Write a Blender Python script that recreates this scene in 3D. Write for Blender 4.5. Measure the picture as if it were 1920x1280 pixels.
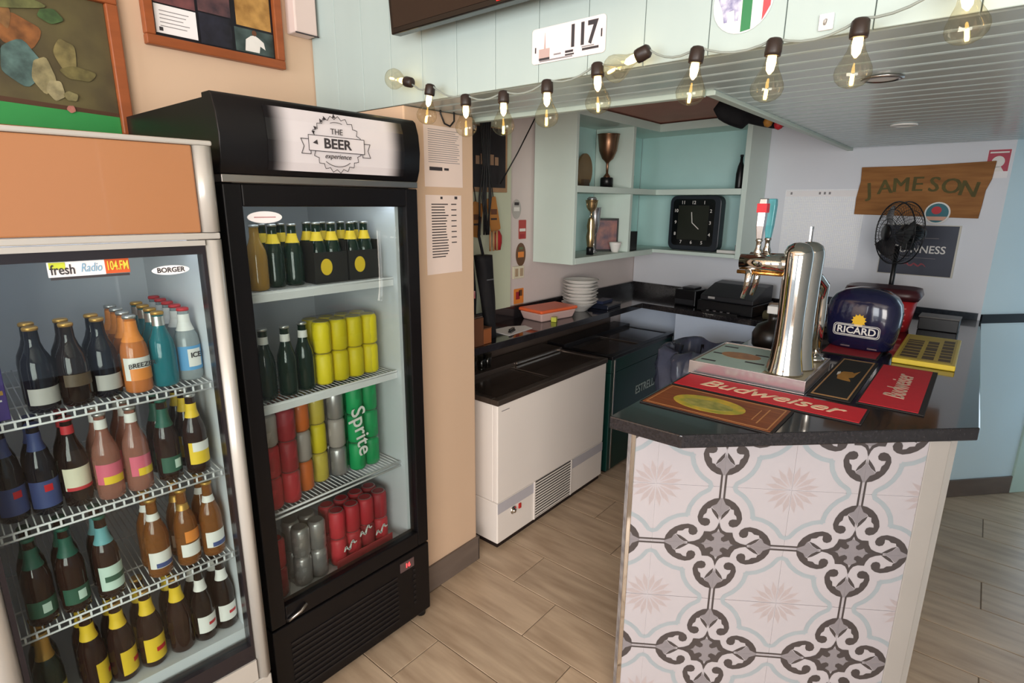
import bpy, bmesh, math, random
from mathutils import Vector, Matrix
for o in list(bpy.data.objects): bpy.data.objects.remove(o, do_unlink=True)
random.seed(7)
SC = bpy.context.scene
COL = SC.collection
R = math.radians
# ------------------------------------------------------------------ camera, world, light, exposure
F, TH, RO, YA, H = 1046.536, R(13.8953), R(0.46533), R(39.7725), 1.75
_fw = Vector((math.cos(YA)*math.cos(TH), math.sin(YA)*math.cos(TH), -math.sin(TH)))
_r0 = Vector((math.sin(YA), -math.cos(YA), 0)); _u0 = _r0.cross(_fw)
_rt = _r0*math.cos(RO)+_u0*math.sin(RO); _up = -_r0*math.sin(RO)+_u0*math.cos(RO)
cd = bpy.data.cameras.new('camera'); cam = bpy.data.objects.new('camera', cd); COL.objects.link(cam)
cd.sensor_width = 36; cd.lens = F/1920*36; cd.clip_start = .02
cam.matrix_world = Matrix(((_rt.x, _up.x, -_fw.x, 0), (_rt.y, _up.y, -_fw.y, 0), (_rt.z, _up.z, -_fw.z, H), (0, 0, 0, 1)))
SC.camera = cam
def ray(x, y): return _fw*F+_rt*(x-960)-_up*(y-640)
CP = Vector((0, 0, H))
def onz(x, y, z): r = ray(x, y); return CP+r*((z-H)/r.z)       # photo point on a horizontal plane
def ony(x, y, Y): r = ray(x, y); return CP+r*(Y/r.y)
def onx(x, y, X): r = ray(x, y); return CP+r*(X/r.x)

W = bpy.data.worlds.new('world'); SC.world = W; W.use_nodes = True
bg = W.node_tree.nodes['Background']; bg.inputs[0].default_value = (.80, .90, 1, 1); bg.inputs[1].default_value = .6
def area(name, loc, tgt, sx, sy, power, col):
    l = bpy.data.lights.new(name, 'AREA'); l.shape = 'RECTANGLE'; l.size = sx; l.size_y = sy; l.energy = power; l.color = col
    o = bpy.data.objects.new(name, l); COL.objects.link(o); o.location = loc
    o.rotation_euler = (Vector(tgt)-Vector(loc)).to_track_quat('-Z', 'Y').to_euler()
    return o
area('shop_front_daylight', (-2.7, -2.1, 1.65), (2.3, 1.6, .95), 3.0, 2.0, 215, (1, .95, .89))
area('side_window_daylight', (-3.4, 1.1, 1.7), (3, .8, 1.5), 2.0, 1.8, 90, (.93, .97, 1))
area('door_daylight', (4.93, -.80, 1.1), (4.26, -1.54, 1.1), .85, 1.9, 9, (.74, .89, 1))
SC.view_settings.view_transform = 'Standard'; SC.view_settings.look = 'None'
SC.view_settings.exposure = 0.3; SC.view_settings.gamma = 1; SC.view_settings.use_curve_mapping = False

# ------------------------------------------------------------------ materials
def lin(h):
    h = h.lstrip('#'); c = [int(h[i:i+2], 16)/255 for i in (0, 2, 4)]
    return tuple(x/12.92 if x <= .04045 else ((x+.055)/1.055)**2.4 for x in c)+(1,)
MATS = {}
def mat(name, col, rough=.5, metal=0., var=0., scale=6., bump=0., trans=0., ior=1.45, emit=None, es=0, stretch=(1, 1, 1), col2=None, coat=0., alpha=1., rnd=0., spec=.5):
    if name in MATS: return MATS[name]
    m = bpy.data.materials.new(name); m.use_nodes = True; nt = m.node_tree; N = nt.nodes; L = nt.links
    b = N['Principled BSDF']; c = lin(col)
    b.inputs['Base Color'].default_value = c; b.inputs['Roughness'].default_value = rough; b.inputs['Metallic'].default_value = metal
    b.inputs['Transmission Weight'].default_value = trans; b.inputs['IOR'].default_value = ior; b.inputs['Coat Weight'].default_value = coat
    b.inputs['Specular IOR Level'].default_value = spec
    if alpha < 1: b.inputs['Alpha'].default_value = alpha
    if emit: b.inputs['Emission Color'].default_value = lin(emit); b.inputs['Emission Strength'].default_value = es
    if var or bump or rnd:
        tc = N.new('ShaderNodeTexCoord'); mp = N.new('ShaderNodeMapping'); mp.inputs['Scale'].default_value = stretch
        nz = N.new('ShaderNodeTexNoise'); nz.inputs['Scale'].default_value = scale; nz.inputs['Detail'].default_value = 5
        src = tc.outputs['Object']
        if rnd:
            oi = N.new('ShaderNodeObjectInfo'); ad = N.new('ShaderNodeVectorMath'); ml = N.new('ShaderNodeVectorMath'); ml.operation = 'SCALE'
            ml.inputs[0].default_value = (37, 19, 53); L.new(oi.outputs['Random'], ml.inputs['Scale']); L.new(src, ad.inputs[0]); L.new(ml.outputs[0], ad.inputs[1]); src = ad.outputs[0]
        L.new(src, mp.inputs[0]); L.new(mp.outputs[0], nz.inputs[0])
        if var:
            mx = N.new('ShaderNodeMix'); mx.data_type = 'RGBA'
            c2 = lin(col2) if col2 else tuple(x*(1-var) for x in c[:3])+(1,)
            mx.inputs['A'].default_value = c; mx.inputs['B'].default_value = c2
            rp = N.new('ShaderNodeMapRange'); rp.inputs[1].default_value = .3; rp.inputs[2].default_value = .7
            L.new(nz.outputs[0], rp.inputs[0]); L.new(rp.outputs[0], mx.inputs['Factor']); out = mx.outputs['Result']
            if rnd:
                hs = N.new('ShaderNodeHueSaturation'); mr = N.new('ShaderNodeMapRange'); mr.inputs[3].default_value = 1-rnd; mr.inputs[4].default_value = 1+rnd
                L.new(oi.outputs['Random'], mr.inputs[0]); L.new(mr.outputs[0], hs.inputs['Value']); L.new(out, hs.inputs['Color']); out = hs.outputs[0]
            L.new(out, b.inputs['Base Color'])
        if bump:
            bp = N.new('ShaderNodeBump'); bp.inputs['Strength'].default_value = bump; bp.inputs['Distance'].default_value = .01
            L.new(nz.outputs[0], bp.inputs['Height']); L.new(bp.outputs[0], b.inputs['Normal'])
    MATS[name] = m
    return m
def pane_mat(name, tint='#ffffff', ior=1.45, rough=.0):
    m = bpy.data.materials.new(name); m.use_nodes = True; nt = m.node_tree; N = nt.nodes; L = nt.links
    N.remove(N['Principled BSDF']); t = N.new('ShaderNodeBsdfTransparent'); g = N.new('ShaderNodeBsdfGlossy'); fr = N.new('ShaderNodeFresnel'); mx = N.new('ShaderNodeMixShader')
    t.inputs[0].default_value = lin(tint); g.inputs['Roughness'].default_value = rough; fr.inputs[0].default_value = ior
    ge = N.new('ShaderNodeNewGeometry'); sb = N.new('ShaderNodeMath'); sb.operation = 'SUBTRACT'; sb.use_clamp = True; L.new(fr.outputs[0], sb.inputs[0]); L.new(ge.outputs['Backfacing'], sb.inputs[1]); L.new(sb.outputs[0], mx.inputs[0]); L.new(t.outputs[0], mx.inputs[1]); L.new(g.outputs[0], mx.inputs[2]); L.new(mx.outputs[0], N['Material Output'].inputs[0])
    MATS[name] = m
    return m
WHITE = mat('white_paint', '#e9e6e2', .35, var=.04)
BLACK = mat('black_plastic', '#121114', .35, var=.2)
CHROME = mat('chrome', '#d6d2cc', .07, 1, bump=.02, scale=3)
STEEL = mat('brushed_steel', '#b9b4b0', .28, 1, var=.15, stretch=(1, 40, 1), scale=4)
CREAM = mat('cream_wall', '#d2b499', .8, var=.05, scale=2, bump=.05)
TEAL = mat('teal_board', '#adbcb9', .45, var=.05, scale=3, stretch=(2, 2, .3))
TEALIN = mat('teal_shelf', '#c4e8e6', .5, var=.04)
MINT = mat('mint_frame', '#d6e6de', .5, var=.03)
WALLB = mat('pale_blue_wall', '#e3e5ec', .75, var=.04, scale=2)
WALLC = mat('pale_aqua_wall', '#d3e7ee', .7, var=.04, scale=2)
GRAN = mat('black_granite', '#1c1a1c', .1, var=.5, scale=120, col2='#2b282b', coat=.3)
WOODTILE = mat('wood_look_tile', '#c6ae94', .34, var=.3, scale=3.2, stretch=(7, 1, 1), col2='#a48c74', rnd=.09, bump=.03)
GROUT = mat('grout', '#7d6d5d', .8, var=.1)
SKIRT = mat('skirting_tile', '#6f625a', .4, var=.2, scale=4, stretch=(1, 1, 5))
PAPER = mat('white_paper', '#f3eff0', .7, var=.02)
INK = mat('ink', '#3a3538', .7, var=.1)
INKL = mat('grey_ink', '#8f898b', .7, var=.1)
RED = mat('red_print', '#d0202c', .5, var=.08)
FRAMEW = mat('orange_wood', '#9c532b', .4, var=.25, scale=5, stretch=(1, 6, 6))
GLASS = pane_mat('door_glass', '#eef3f2')
CLEAR = pane_mat('clear_glass', '#f4f4f2', 1.35)

# ------------------------------------------------------------------ mesh helpers
class MB:
    def __init__(s): s.v = []; s.f = []; s.m = []; s.sm = []
    def add(s, vs, fs, mi=0, sm=False, M=None):
        n = len(s.v); s.v += [tuple(M @ Vector(v)) if M else tuple(v) for v in vs]
        for f in fs: s.f.append(tuple(i+n for i in f)); s.m.append(mi); s.sm.append(sm)
        return s
    def box(s, x0, x1, y0, y1, z0, z1, mi=0, M=None):
        vs = [(x, y, z) for z in (z0, z1) for y in (y0, y1) for x in (x0, x1)]
        return s.add(vs, [(0, 2, 3, 1), (4, 5, 7, 6), (0, 1, 5, 4), (2, 6, 7, 3), (0, 4, 6, 2), (1, 3, 7, 5)], mi, False, M)
    def prism(s, poly, z0, z1, mi=0, M=None, sm=False):
        a = sum(poly[i-1][0]*poly[i][1]-poly[i][0]*poly[i-1][1] for i in range(len(poly)))
        if a < 0: poly = poly[::-1]
        n = len(poly); vs = [(x, y, z0) for x, y in poly]+[(x, y, z1) for x, y in poly]
        s.add(vs, [tuple(range(n-1, -1, -1)), tuple(range(n, 2*n))], mi, False, M)
        k = len(s.v)-2*n
        for i in range(n): j = (i+1) % n; s.f.append((k+i, k+j, k+n+j, k+n+i)); s.m.append(mi); s.sm.append(sm)
        return s
    def loft(s, rings, mi=0, cap=True, sm=True, M=None, closed=True):
        n = len(rings[0]); vs = [p for r in rings for p in r]; fs = []
        for k in range(len(rings)-1):
            for i in range(n if closed else n-1):
                j = (i+1) % n; fs.append((k*n+i, k*n+j, (k+1)*n+j, (k+1)*n+i))
        s.add(vs, fs, mi, sm, M)
        if cap and closed:
            b = len(s.v)-len(vs); e = len(s.v)
            s.f.append(tuple(range(b+n-1, b-1, -1))); s.m.append(mi); s.sm.append(False)
            s.f.append(tuple(range(e-n, e))); s.m.append(mi); s.sm.append(False)
        return s
    def lathe(s, prof, seg=20, c=(0, 0, 0), mi=0, M=None, cap=True, sm=True):
        rings = [[(c[0]+max(r, 1e-4)*math.cos(2*math.pi*i/seg), c[1]+max(r, 1e-4)*math.sin(2*math.pi*i/seg), c[2]+z) for i in range(seg)] for r, z in prof]
        return s.loft(rings, mi, cap, sm, M)
    def arc_band(s, r, z0, z1, a0, a1, seg=12, mi=0, r1=None):
        r1 = r if r1 is None else r1
        rings = [[(rr*math.cos(a0+(a1-a0)*i/seg), rr*math.sin(a0+(a1-a0)*i/seg), z) for i in range(seg+1)] for rr, z in ((r, z0), (r1, z1))]
        return s.loft(rings, mi, False, True, None, False)
    def tube(s, pts, r, seg=8, mi=0, M=None, closed=False):
        pts = [Vector(p) for p in pts]; rings = []; pn = None
        for i, p in enumerate(pts):
            t = (pts[min(i+1, len(pts)-1)]-pts[max(i-1, 0)]).normalized()
            if pn is None: a = Vector((0, 0, 1)) if abs(t.z) < .9 else Vector((1, 0, 0)); nrm = t.cross(a).normalized()
            else: nrm = (pn-t*pn.dot(t)); nrm = nrm.normalized() if nrm.length > 1e-6 else t.orthogonal().normalized()
            pn = nrm; bi = t.cross(nrm); rr = r[i] if isinstance(r, (list, tuple)) else r
            rings.append([tuple(p+(nrm*math.cos(2*math.pi*k/seg)+bi*math.sin(2*math.pi*k/seg))*rr) for k in range(seg)])
        return s.loft(rings, mi, True, True, M)
    def mesh(s, name, mats, bevel=0, bseg=2):
        me = bpy.data.meshes.new(name); me.from_pydata(s.v, [], s.f)
        for m in (mats if isinstance(mats, (list, tuple)) else [mats]): me.materials.append(m)
        for p, mi, sm in zip(me.polygons, s.m, s.sm): p.material_index = mi; p.use_smooth = sm
        if bevel:
            bm = bmesh.new(); bm.from_mesh(me); bmesh.ops.recalc_face_normals(bm, faces=bm.faces)
            bmesh.ops.bevel(bm, geom=[e for e in bm.edges if e.is_manifold and e.calc_face_angle(0) > .6], offset=bevel, segments=bseg, affect='EDGES', profile=.5)
            bm.to_mesh(me); bm.free()
        me.update(); return me
    def obj(s, name, mats, parent=None, loc=(0, 0, 0), rz=0, bevel=0, bseg=2):
        return link(name, s.mesh(name, mats, bevel, bseg), parent, loc, rz)
def link(name, me, parent=None, loc=(0, 0, 0), rz=0):
    o = bpy.data.objects.new(name, me); COL.objects.link(o); o.location = loc; o.rotation_euler = (0, 0, rz)
    if parent: o.parent = parent
    return o
def tag(o, label, cat, group=None):
    o['label'] = label; o['category'] = cat
    if group: o['group'] = group
    return o
def thing(name, label, cat, loc=(0, 0, 0), rz=0, group=None):
    o = bpy.data.objects.new(name, None); COL.objects.link(o); o.location = loc; o.rotation_euler = (0, 0, rz); o.empty_display_size = .05
    return tag(o, label, cat, group)
def struct(o): o['kind'] = 'structure'; return o
def bx(name, m, parent, x0, x1, y0, y1, z0, z1, bevel=0, loc=(0, 0, 0), rz=0):
    return MB().box(x0, x1, y0, y1, z0, z1).obj(name, m, parent, loc, rz, bevel)
FRONT = Matrix(((1, 0, 0, 0), (0, 0, -1, 0), (0, 1, 0, 0), (0, 0, 0, 1)))   # text plane -> faces local -Y
def text_mesh(body, size, bold=0, shear=0, ext=.0005, align='CENTER'):
    c = bpy.data.curves.new('lettering', 'FONT'); c.body = body; c.size = size; c.align_x = align; c.align_y = 'CENTER'; c.extrude = ext; c.offset = bold*size; c.shear = shear; c.resolution_u = 3
    o = bpy.data.objects.new('lettering', c); me = bpy.data.meshes.new_from_object(o); bpy.data.objects.remove(o); bpy.data.curves.remove(c)
    return me
def text(body, size, m, parent, M, bold=0, shear=0, sx=1, name='lettering', align='CENTER', ext=.0005):
    me = text_mesh(body, size, bold, shear, ext, align); me.transform(M @ Matrix.Diagonal((sx, 1, 1, 1)))
    me.materials.clear(); me.materials.append(m)
    return link(name, me, parent)
def T(x, y, z): return Matrix.Translation((x, y, z))
def rotY(a): return Matrix.Rotation(a, 4, 'Y')
def disk(mb, cx, cz, rx, rz_, y0, y1, mi=0, n=28):       # flat disc facing -Y
    mb.prism([(cx+rx*math.cos(2*math.pi*i/n), cz+rz_*math.sin(2*math.pi*i/n)) for i in range(n)], -y1, -y0, mi, FRONT); return mb
def poly(mb, pts, y0, y1, mi=0): mb.prism(pts, -y1, -y0, mi, FRONT); return mb   # polygon in (x,z) facing -Y
def rrect(x0, x1, z0, z1, r, n=5):
    out = []
    for cx, cz, a in ((x1-r, z1-r, 0), (x0+r, z1-r, 90), (x0+r, z0+r, 180), (x1-r, z0+r, 270)):
        out += [(cx+r*math.cos(R(a+90*i/n)), cz+r*math.sin(R(a+90*i/n))) for i in range(n+1)]
    return out
def stroke(mb, pts, w, y0, y1, mi=0):                        # drawn line in (x,z) facing -Y
    for i in range(len(pts)-1):
        a, b = Vector(pts[i]), Vector(pts[i+1]); d = (b-a)
        if d.length < 1e-9: continue
        d.normalize(); n = Vector((-d.y, d.x)); wa = (w[i] if isinstance(w, list) else w)/2; wb = (w[i+1] if isinstance(w, list) else w)/2; e = d*min(wa, wb)*.5
        poly(mb, [tuple(a-e-n*wa), tuple(b+e-n*wb), tuple(b+e+n*wb), tuple(a-e+n*wa)], y0, y1, mi)
    return mb
W2A = R(83.5); W2D = Vector((math.cos(W2A), math.sin(W2A), 0)); W2P = Vector((4.13, -.05, 0)); W2N = Vector((-W2D.y, W2D.x, 0)); W2R = W2A+math.pi
def w2(y, z, off=0): return W2P+W2D*((y+.05)/W2D.y)+W2N*off+Vector((0, 0, z))
# ------------------------------------------------------------------ setting
fl = MB().box(-4, 6.5, -4, 2.5, -.12, -.003).obj('floor', GROUT); struct(fl)
PW, PL = .243, .735
pm = {}
for k in range(-4, 16):
    x0 = 1.302+k*PW
    if x0 > 5: continue
    j0 = 1.22+.245*(k-1)
    j = j0-PL*math.ceil((j0+1.7)/PL)
    while j < 2.4:
        y0, y1 = max(j, -1.7), min(j+PL, 2.4)
        if y1-y0 > .05:
            key = round(y1-y0, 3)
            if key not in pm: pm[key] = MB().box(.002, PW-.002, .002, key-.002, -.008, 0).mesh('plank', WOODTILE, .0012, 1)
            link('plank', pm[key], fl, (x0, y0, 0))
        j += PL
wl = MB().box(-4, 1.80, 2.30, 2.45, 0, 3.0).obj('wall_left', CREAM); struct(wl); struct(MB().box(1.80, 4.6, 2.30, 2.45, 0, 3.0).obj('wall_rear', mat('rear_wall', '#dbcfcc', .75, var=.04, scale=2)))
struct(MB().box(1.43, 1.80, 1.72, 2.298, 0, 2.098).obj('wall_pillar', CREAM, bevel=.006))
d3 = R(-42); P3 = Vector((math.cos(d3), math.sin(d3), 0))
# far wall (slightly out of square) and the diagonal wall beside the door
A0 = W2P; A1 = W2P+W2D*2.36
n2 = Vector((W2D.y, -W2D.x, 0))
mb = MB(); mb.prism([(A0.x, A0.y), (A1.x, A1.y), (A1.x+n2.x*.12, A1.y), (A0.x+n2.x*.12+.05, A0.y+.02)], 0, 2.6); struct(mb.obj('wall_back', WALLB))
B1 = W2P+P3*.47; q3 = Vector((-P3.y, P3.x, 0))
mb = MB(); mb.prism([(A0.x, A0.y), (B1.x, B1.y), (B1.x+q3.x*.1, B1.y+q3.y*.1), (A0.x+q3.x*.1, A0.y+q3.y*.1)], 0, 2.6); struct(mb.obj('wall_right', WALLC))
B2 = W2P+P3*.62
mb = MB(); mb.prism([((B1-q3*.012).x, (B1-q3*.012).y), ((B2-q3*.012).x, (B2-q3*.012).y), ((B2+q3*.1).x, (B2+q3*.1).y), ((B1+q3*.1).x, (B1+q3*.1).y)], 0, 2.1); struct(mb.obj('door_1', mat('aqua_door_frame', '#bcd3c8', .45, var=.05), bevel=.004))
B3 = W2P+P3*1.6
mb = MB(); mb.prism([(B2.x, B2.y), (B3.x, B3.y), ((B3+q3*.1).x, (B3+q3*.1).y), ((B2+q3*.1).x, (B2+q3*.1).y)], 2.1, 2.6); struct(mb.obj('wall_over_door', WALLC))
# skirting tiles
sk = MB().box(1.425, 1.808, 1.708, 1.7195, .001, .13)  .box(1.8005, 1.81, 1.708, 2.0, .001, .13).obj('baseboard_left', SKIRT, bevel=.002); struct(sk)
mb = MB(); a, b = W2P-q3*.012, W2P+P3*.468-q3*.012; c, d = W2P+P3*.468-q3*.0005, W2P-q3*.0005
mb.prism([(a.x, a.y), (b.x, b.y), (c.x, c.y), (d.x, d.y)], .001, .115); struct(mb.obj('baseboard_right', SKIRT, bevel=.002))
mb = MB(); mb.prism([(a.x, a.y), (b.x, b.y), (c.x, c.y), (d.x, d.y)], 1.103, 1.155); struct(mb.obj('trim_1', mat('black_trim', '#17171b', .3, var=.2), bevel=.002))
# room around and behind the camera
struct(MB().box(-4, 1.6, -4, 2.45, 3.0, 3.1).obj('ceiling', mat('room_ceiling', '#e6ded2', .8, var=.03)))
RM = mat('room_wall', '#e3cdb6', .8, var=.05)
struct(MB().box(-4.1, -4, -4, -2.2, 0, 3.0).box(-4.1, -4, -2.2, 2.45, 2.7, 3.0).box(-4.1, -4, -2.2, 2.45, 0, .25).obj('wall_front', RM))
struct(MB().box(-4, -1.4, -4.1, -4, 0, 3.0).box(-1.4, 1.2, -4.1, -4, 2.6, 3.0).box(1.2, 6.5, -4.1, -4, 0, 3.0).obj('wall_side', RM))
struct(MB().box(5.6, 5.7, -4, 2.5, 0, 2.6).obj('wall_far', WALLC)); struct(MB().box(.7, 5.6, -.95, -.83, 0, 2.099).obj('wall_light_block', mat('light_block_paint', '#d3e0e8', .7, var=.04)))  # second wall: added out of view to shade the right floor and bounce door light
# dropped soffit over the bar: boarded face, planked underside, open bay with brown ceiling
SX = 1.432
sof = MB().box(SX+.012, SX+.05, -3.9, 2.298, 2.104, 3.0).obj('wall_soffit', TEAL); struct(sof)
bw = .171; bme = MB().box(.001, bw-.001, 0, .012, 2.1, 2.998).mesh('board', TEAL, .0012, 1)
y = 2.296
while y > -1.2:
    link('board', bme, sof, (SX, y, 0), -math.pi/2); y -= bw
PLK = mat('ceiling_plank_paint', '#b9c9c9', .22, var=.06, scale=4, stretch=(4, .5, 1))
cs = MB().box(SX+.05, 4.3, -3.9, .73, 2.112, 2.16).box(SX+.05, 1.87, .73, 2.298, 2.112, 2.16).obj('ceiling_soffit', PLK); struct(cs)
pw = .1; me_l = MB().box(.0018, pw-.0018, -3.0, .728, 2.1, 2.112).mesh('plank', PLK, .011, 3); me_s = MB().box(.0018, pw-.0018, -3.0, 2.297, 2.1, 2.112).mesh('plank', PLK, .011, 3)
k = 0; x = SX+.012
while x+pw < 4.22:
    link('plank', me_s if x+pw < 1.86 else me_l, cs, (x, 0, 0)); x += pw
struct(MB().box(1.87, 4.28, .728, .76, 2.088, 2.34).obj('trim_2', mat('bay_trim', '#c3d2c8', .4, var=.05), bevel=.003))
struct(MB().box(1.845, 1.878, .76, 2.297, 2.085, 2.34).obj('trim_3', MATS['bay_trim'], bevel=.003))
struct(MB().box(1.6, 4.5, .5, 2.32, 2.335, 2.4).obj('ceiling_bay', mat('brown_ceiling', '#c98d7e', .7, var=.1)))
for i, (px, py) in enumerate(((1655, 145), (1695, 233))):
    p = onz(px, py, 2.0995); t = thing('recessed_downlight', 'flush round downlight in the planked ceiling, '+('nearer the string lights' if i == 0 else 'nearer the far wall'), 'ceiling light', p, 0, 'recessed downlights')
    MB().lathe([(.052, 0), (.052, -.006), (.040, -.008), (.036, 0)], 28).obj('trim_ring', WHITE if i else STEEL, t); MB().lathe([(.038, -.001), (.038, -.0045)], 24).obj('lens', mat('frosted_lens', '#dcdcd8', .4, var=.02), t)

# ------------------------------------------------------------------ bar counter with patterned tiles
bar = thing('bar_counter', 'black-topped bar counter clad in grey scroll-patterned tiles', 'counter', (0, 0, 0))
FA = R(-55.53); FD = Vector((math.cos(FA), math.sin(FA), 0)); FP = Vector((1.533, .677, 0)); FN = Vector((FD.y, -FD.x, 0))   # FN towards the room
def fp(u, off=0): v = FP+FD*u+FN*off; return (v.x, v.y)
BODY = mat('counter_body', '#c9c4bf', .6, var=.05)
mb = MB(); mb.prism([fp(-.066, -.009), fp(.842, -.009), (2.09, -.035), (4.1, -.035), (4.12, .735), (1.60, .75)], 0.001, 1.078); mb.obj('body', BODY, bar)
MB().prism([(1.428, .797), (1.43, .568), (2.062, -.078), (4.125, -.058), (4.225, .80)], 1.079, 1.12).obj('worktop', GRAN, bar, bevel=.004)
bar.children[1]['label'] = 'polished black granite worktop'
mb = MB(); mb.prism([fp(.786, 0), fp(.846, 0), fp(.846, -.009), fp(.786, -.009)], .001, 1.078); mb.obj('corner_board', mat('grey_corner_board', '#9a9590', .5, var=.05), bar, bevel=.003)
mb = MB(); mb.prism([fp(-.085, .001), fp(-.071, .003), fp(-.071, -.009), fp(-.085, -.009)], .001, 1.078); mb.obj('edge_trim', CHROME, bar, bevel=.002)
MARB = mat('grey_mosaic', '#b3afb0', .3, var=.5, scale=26, col2='#6c676b')
mb = MB(); e0 = Vector(fp(-.085, -.001)); mb.prism([tuple(e0), (e0.x+.02, e0.y+.022), (1.60, .76), (1.595, .74)], .001, 1.078); mb.obj('end_panel', MARB, bar)
mb = MB(); mb.prism([fp(-.070, -.0022), fp(.785, -.0022), fp(.785, -.0088), fp(-.070, -.0088)], .001, 1.078); mb.obj('grout_bed', mat('white_grout', '#c4bfc2', .7, var=.04), bar)
TW, TZ, Z0 = .2066, .204, .8926
TB = mat('tile_white', '#a6a1a5', .22, var=.03, scale=8); TK = mat('tile_charcoal', '#433d3d', .3, var=.12, scale=20); TG = mat('tile_grey', '#7d787c', .3, var=.1, scale=20)
TU = mat('tile_blue_grey', '#8f979c', .3, var=.05, scale=20); TP = mat('tile_blush', '#9f9596', .3, var=.05, scale=20)
def arcp(cx, cz, r, a0, a1, n=10, r1=None):
    r1 = r if r1 is None else r1
    return [(cx+(r+(r1-r)*i/n)*math.cos(R(a0+(a1-a0)*i/n)), cz+(r+(r1-r)*i/n)*math.sin(R(a0+(a1-a0)*i/n))) for i in range(n+1)]
def tile_mesh(sx, sz, u0, u1, v0, v1):
    """one tile; dark scroll centre in the corner given by sx, sz (0/1); clipped to u0..u1, v0..v1 of the tile"""
    mb = MB(); g = .004; lay = [0]
    poly(mb, [(g, g), (1-g, g), (1-g, 1-g), (g, 1-g)], 0, .008)
    def both(fn):
        fn(lambda p: p); fn(lambda p: (p[1], p[0]))
    def P(pts, mi, f):
        lay[0] += 1; y = -.00006*lay[0]; q = [f(p) for p in pts]; mb.add([(a, y, b) for a, b in q], [tuple(range(len(q)))], mi)
    def S(pts, w, mi, f):
        lay[0] += 1; y = -.00006*lay[0]; n = len(pts); vs = []
        for i in range(n):
            a, b = Vector(pts[max(i-1, 0)]), Vector(pts[min(i+1, n-1)]); d = (b-a).normalized(); nn = Vector((-d.y, d.x)); ww = (w[i] if isinstance(w, list) else w)/2
            for s_ in (-1, 1): q = f(tuple(Vector(pts[i])+nn*ww*s_)); vs.append((q[0], y, q[1]))
        mb.add(vs, [(2*i, 2*i+1, 2*i+3, 2*i+2) for i in range(n-1)], mi)
    I = lambda p: p
    for a0 in (192, 214, 236, 258):                                                     # blush star round the opposite corner
        c, s_ = math.cos(R(a0)), math.sin(R(a0)); c1, s1 = math.cos(R(a0-9)), math.sin(R(a0-9)); c2, s2 = math.cos(R(a0+9)), math.sin(R(a0+9))
        P([(1+.06*c, 1+.06*s_), (1+.26*c1, 1+.26*s1), (1+.40*c, 1+.40*s_), (1+.26*c2, 1+.26*s2)], 4, I)
    def half(f):                                                                        # ornament outlines in tile units
        S([(1.012, 0.173), (0.939, 0.198), (0.857, 0.315), (0.757, 0.402), (0.638, 0.463), (0.522, 0.488), (0.474, 0.479)], .07, 3, f)
        S([(1.0, .032), (.79, .032)], .03, 1, f)
        P([(0.81, 0.019), (0.791, 0.109), (0.736, 0.201), (0.659, 0.269), (0.567, 0.314), (0.466, 0.334), (0.385, 0.315), (0.33, 0.271), (0.31, 0.209), (0.329, 0.158), (0.378, 0.136), (0.429, 0.151), (0.45, 0.193), (0.449, 0.254), (0.502, 0.244), (0.54, 0.207), (0.613, 0.196), (0.624, 0.156), (0.663, 0.13), (0.695, 0.067), (0.792, 0.021)], 1, f)
        P([(0.639, 0.145), (0.564, 0.117), (0.493, 0.068), (0.431, 0.018), (0.509, 0.022), (0.578, 0.069)], 1, f)
        P([(0.454, 0.0), (0.523, 0.023), (0.583, 0.066), (0.634, 0.124), (0.663, 0.137), (0.7, 0.067), (0.804, 0.017), (0.808, 0.001)], 2, f)
    both(half)
    P([(0.004, 0.386), (0.026, 0.305), (0.059, 0.25), (0.119, 0.218), (0.214, 0.219), (0.23, 0.151), (0.274, 0.075), (0.351, 0.035), (0.453, 0.012), (0.454, 0.0), (0.34, 0.001), (0.241, 0.003), (0.199, 0.025), (0.17, 0.082), (0.143, 0.067), (0.095, 0.047), (0.053, 0.074), (0.051, 0.12), (0.086, 0.142), (0.095, 0.17), (0.023, 0.215), (-0.002, 0.287)], 1, I)
    P([(0.0, 0.0), (0.234, 0.001), (0.199, 0.025), (0.169, 0.085), (0.143, 0.067), (0.095, 0.047), (0.053, 0.074), (0.051, 0.12), (0.086, 0.145), (0.091, 0.17), (0.026, 0.21), (0.0, 0.23)], 2, I)
    me = mb.mesh('tile', [TB, TK, TG, TU, TP])
    bm = bmesh.new(); bm.from_mesh(me); bmesh.ops.triangulate(bm, faces=[f_ for f_ in bm.faces if len(f_.verts) > 4])
    for co, no in (((0, 0, 0), (-1, 0, 0)), ((1, 0, 0), (1, 0, 0)), ((0, 0, 0), (0, 0, -1)), ((0, 0, 1), (0, 0, 1))):
        bmesh.ops.bisect_plane(bm, geom=bm.verts[:]+bm.edges[:]+bm.faces[:], plane_co=co, plane_no=no, clear_outer=True)
    M = Matrix(((1-2*sx, 0, 0, sx), (0, 1, 0, 0), (0, 0, 1-2*sz, sz), (0, 0, 0, 1))); bm.transform(M)
    if sx != sz: bmesh.ops.reverse_faces(bm, faces=bm.faces)
    for co, no, on in (((u0, 0, 0), (-1, 0, 0), u0 > 0), ((u1, 0, 0), (1, 0, 0), u1 < 1), ((0, 0, v0), (0, 0, -1), v0 > 0), ((0, 0, v1), (0, 0, 1), v1 < 1)):
        if on: bmesh.ops.bisect_plane(bm, geom=bm.verts[:]+bm.edges[:]+bm.faces[:], plane_co=co, plane_no=no, clear_outer=True)
    bm.transform(Matrix.Diagonal((TW, 1, TZ, 1))); bm.to_mesh(me); bm.free()
    return me
tc = {}
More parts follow.
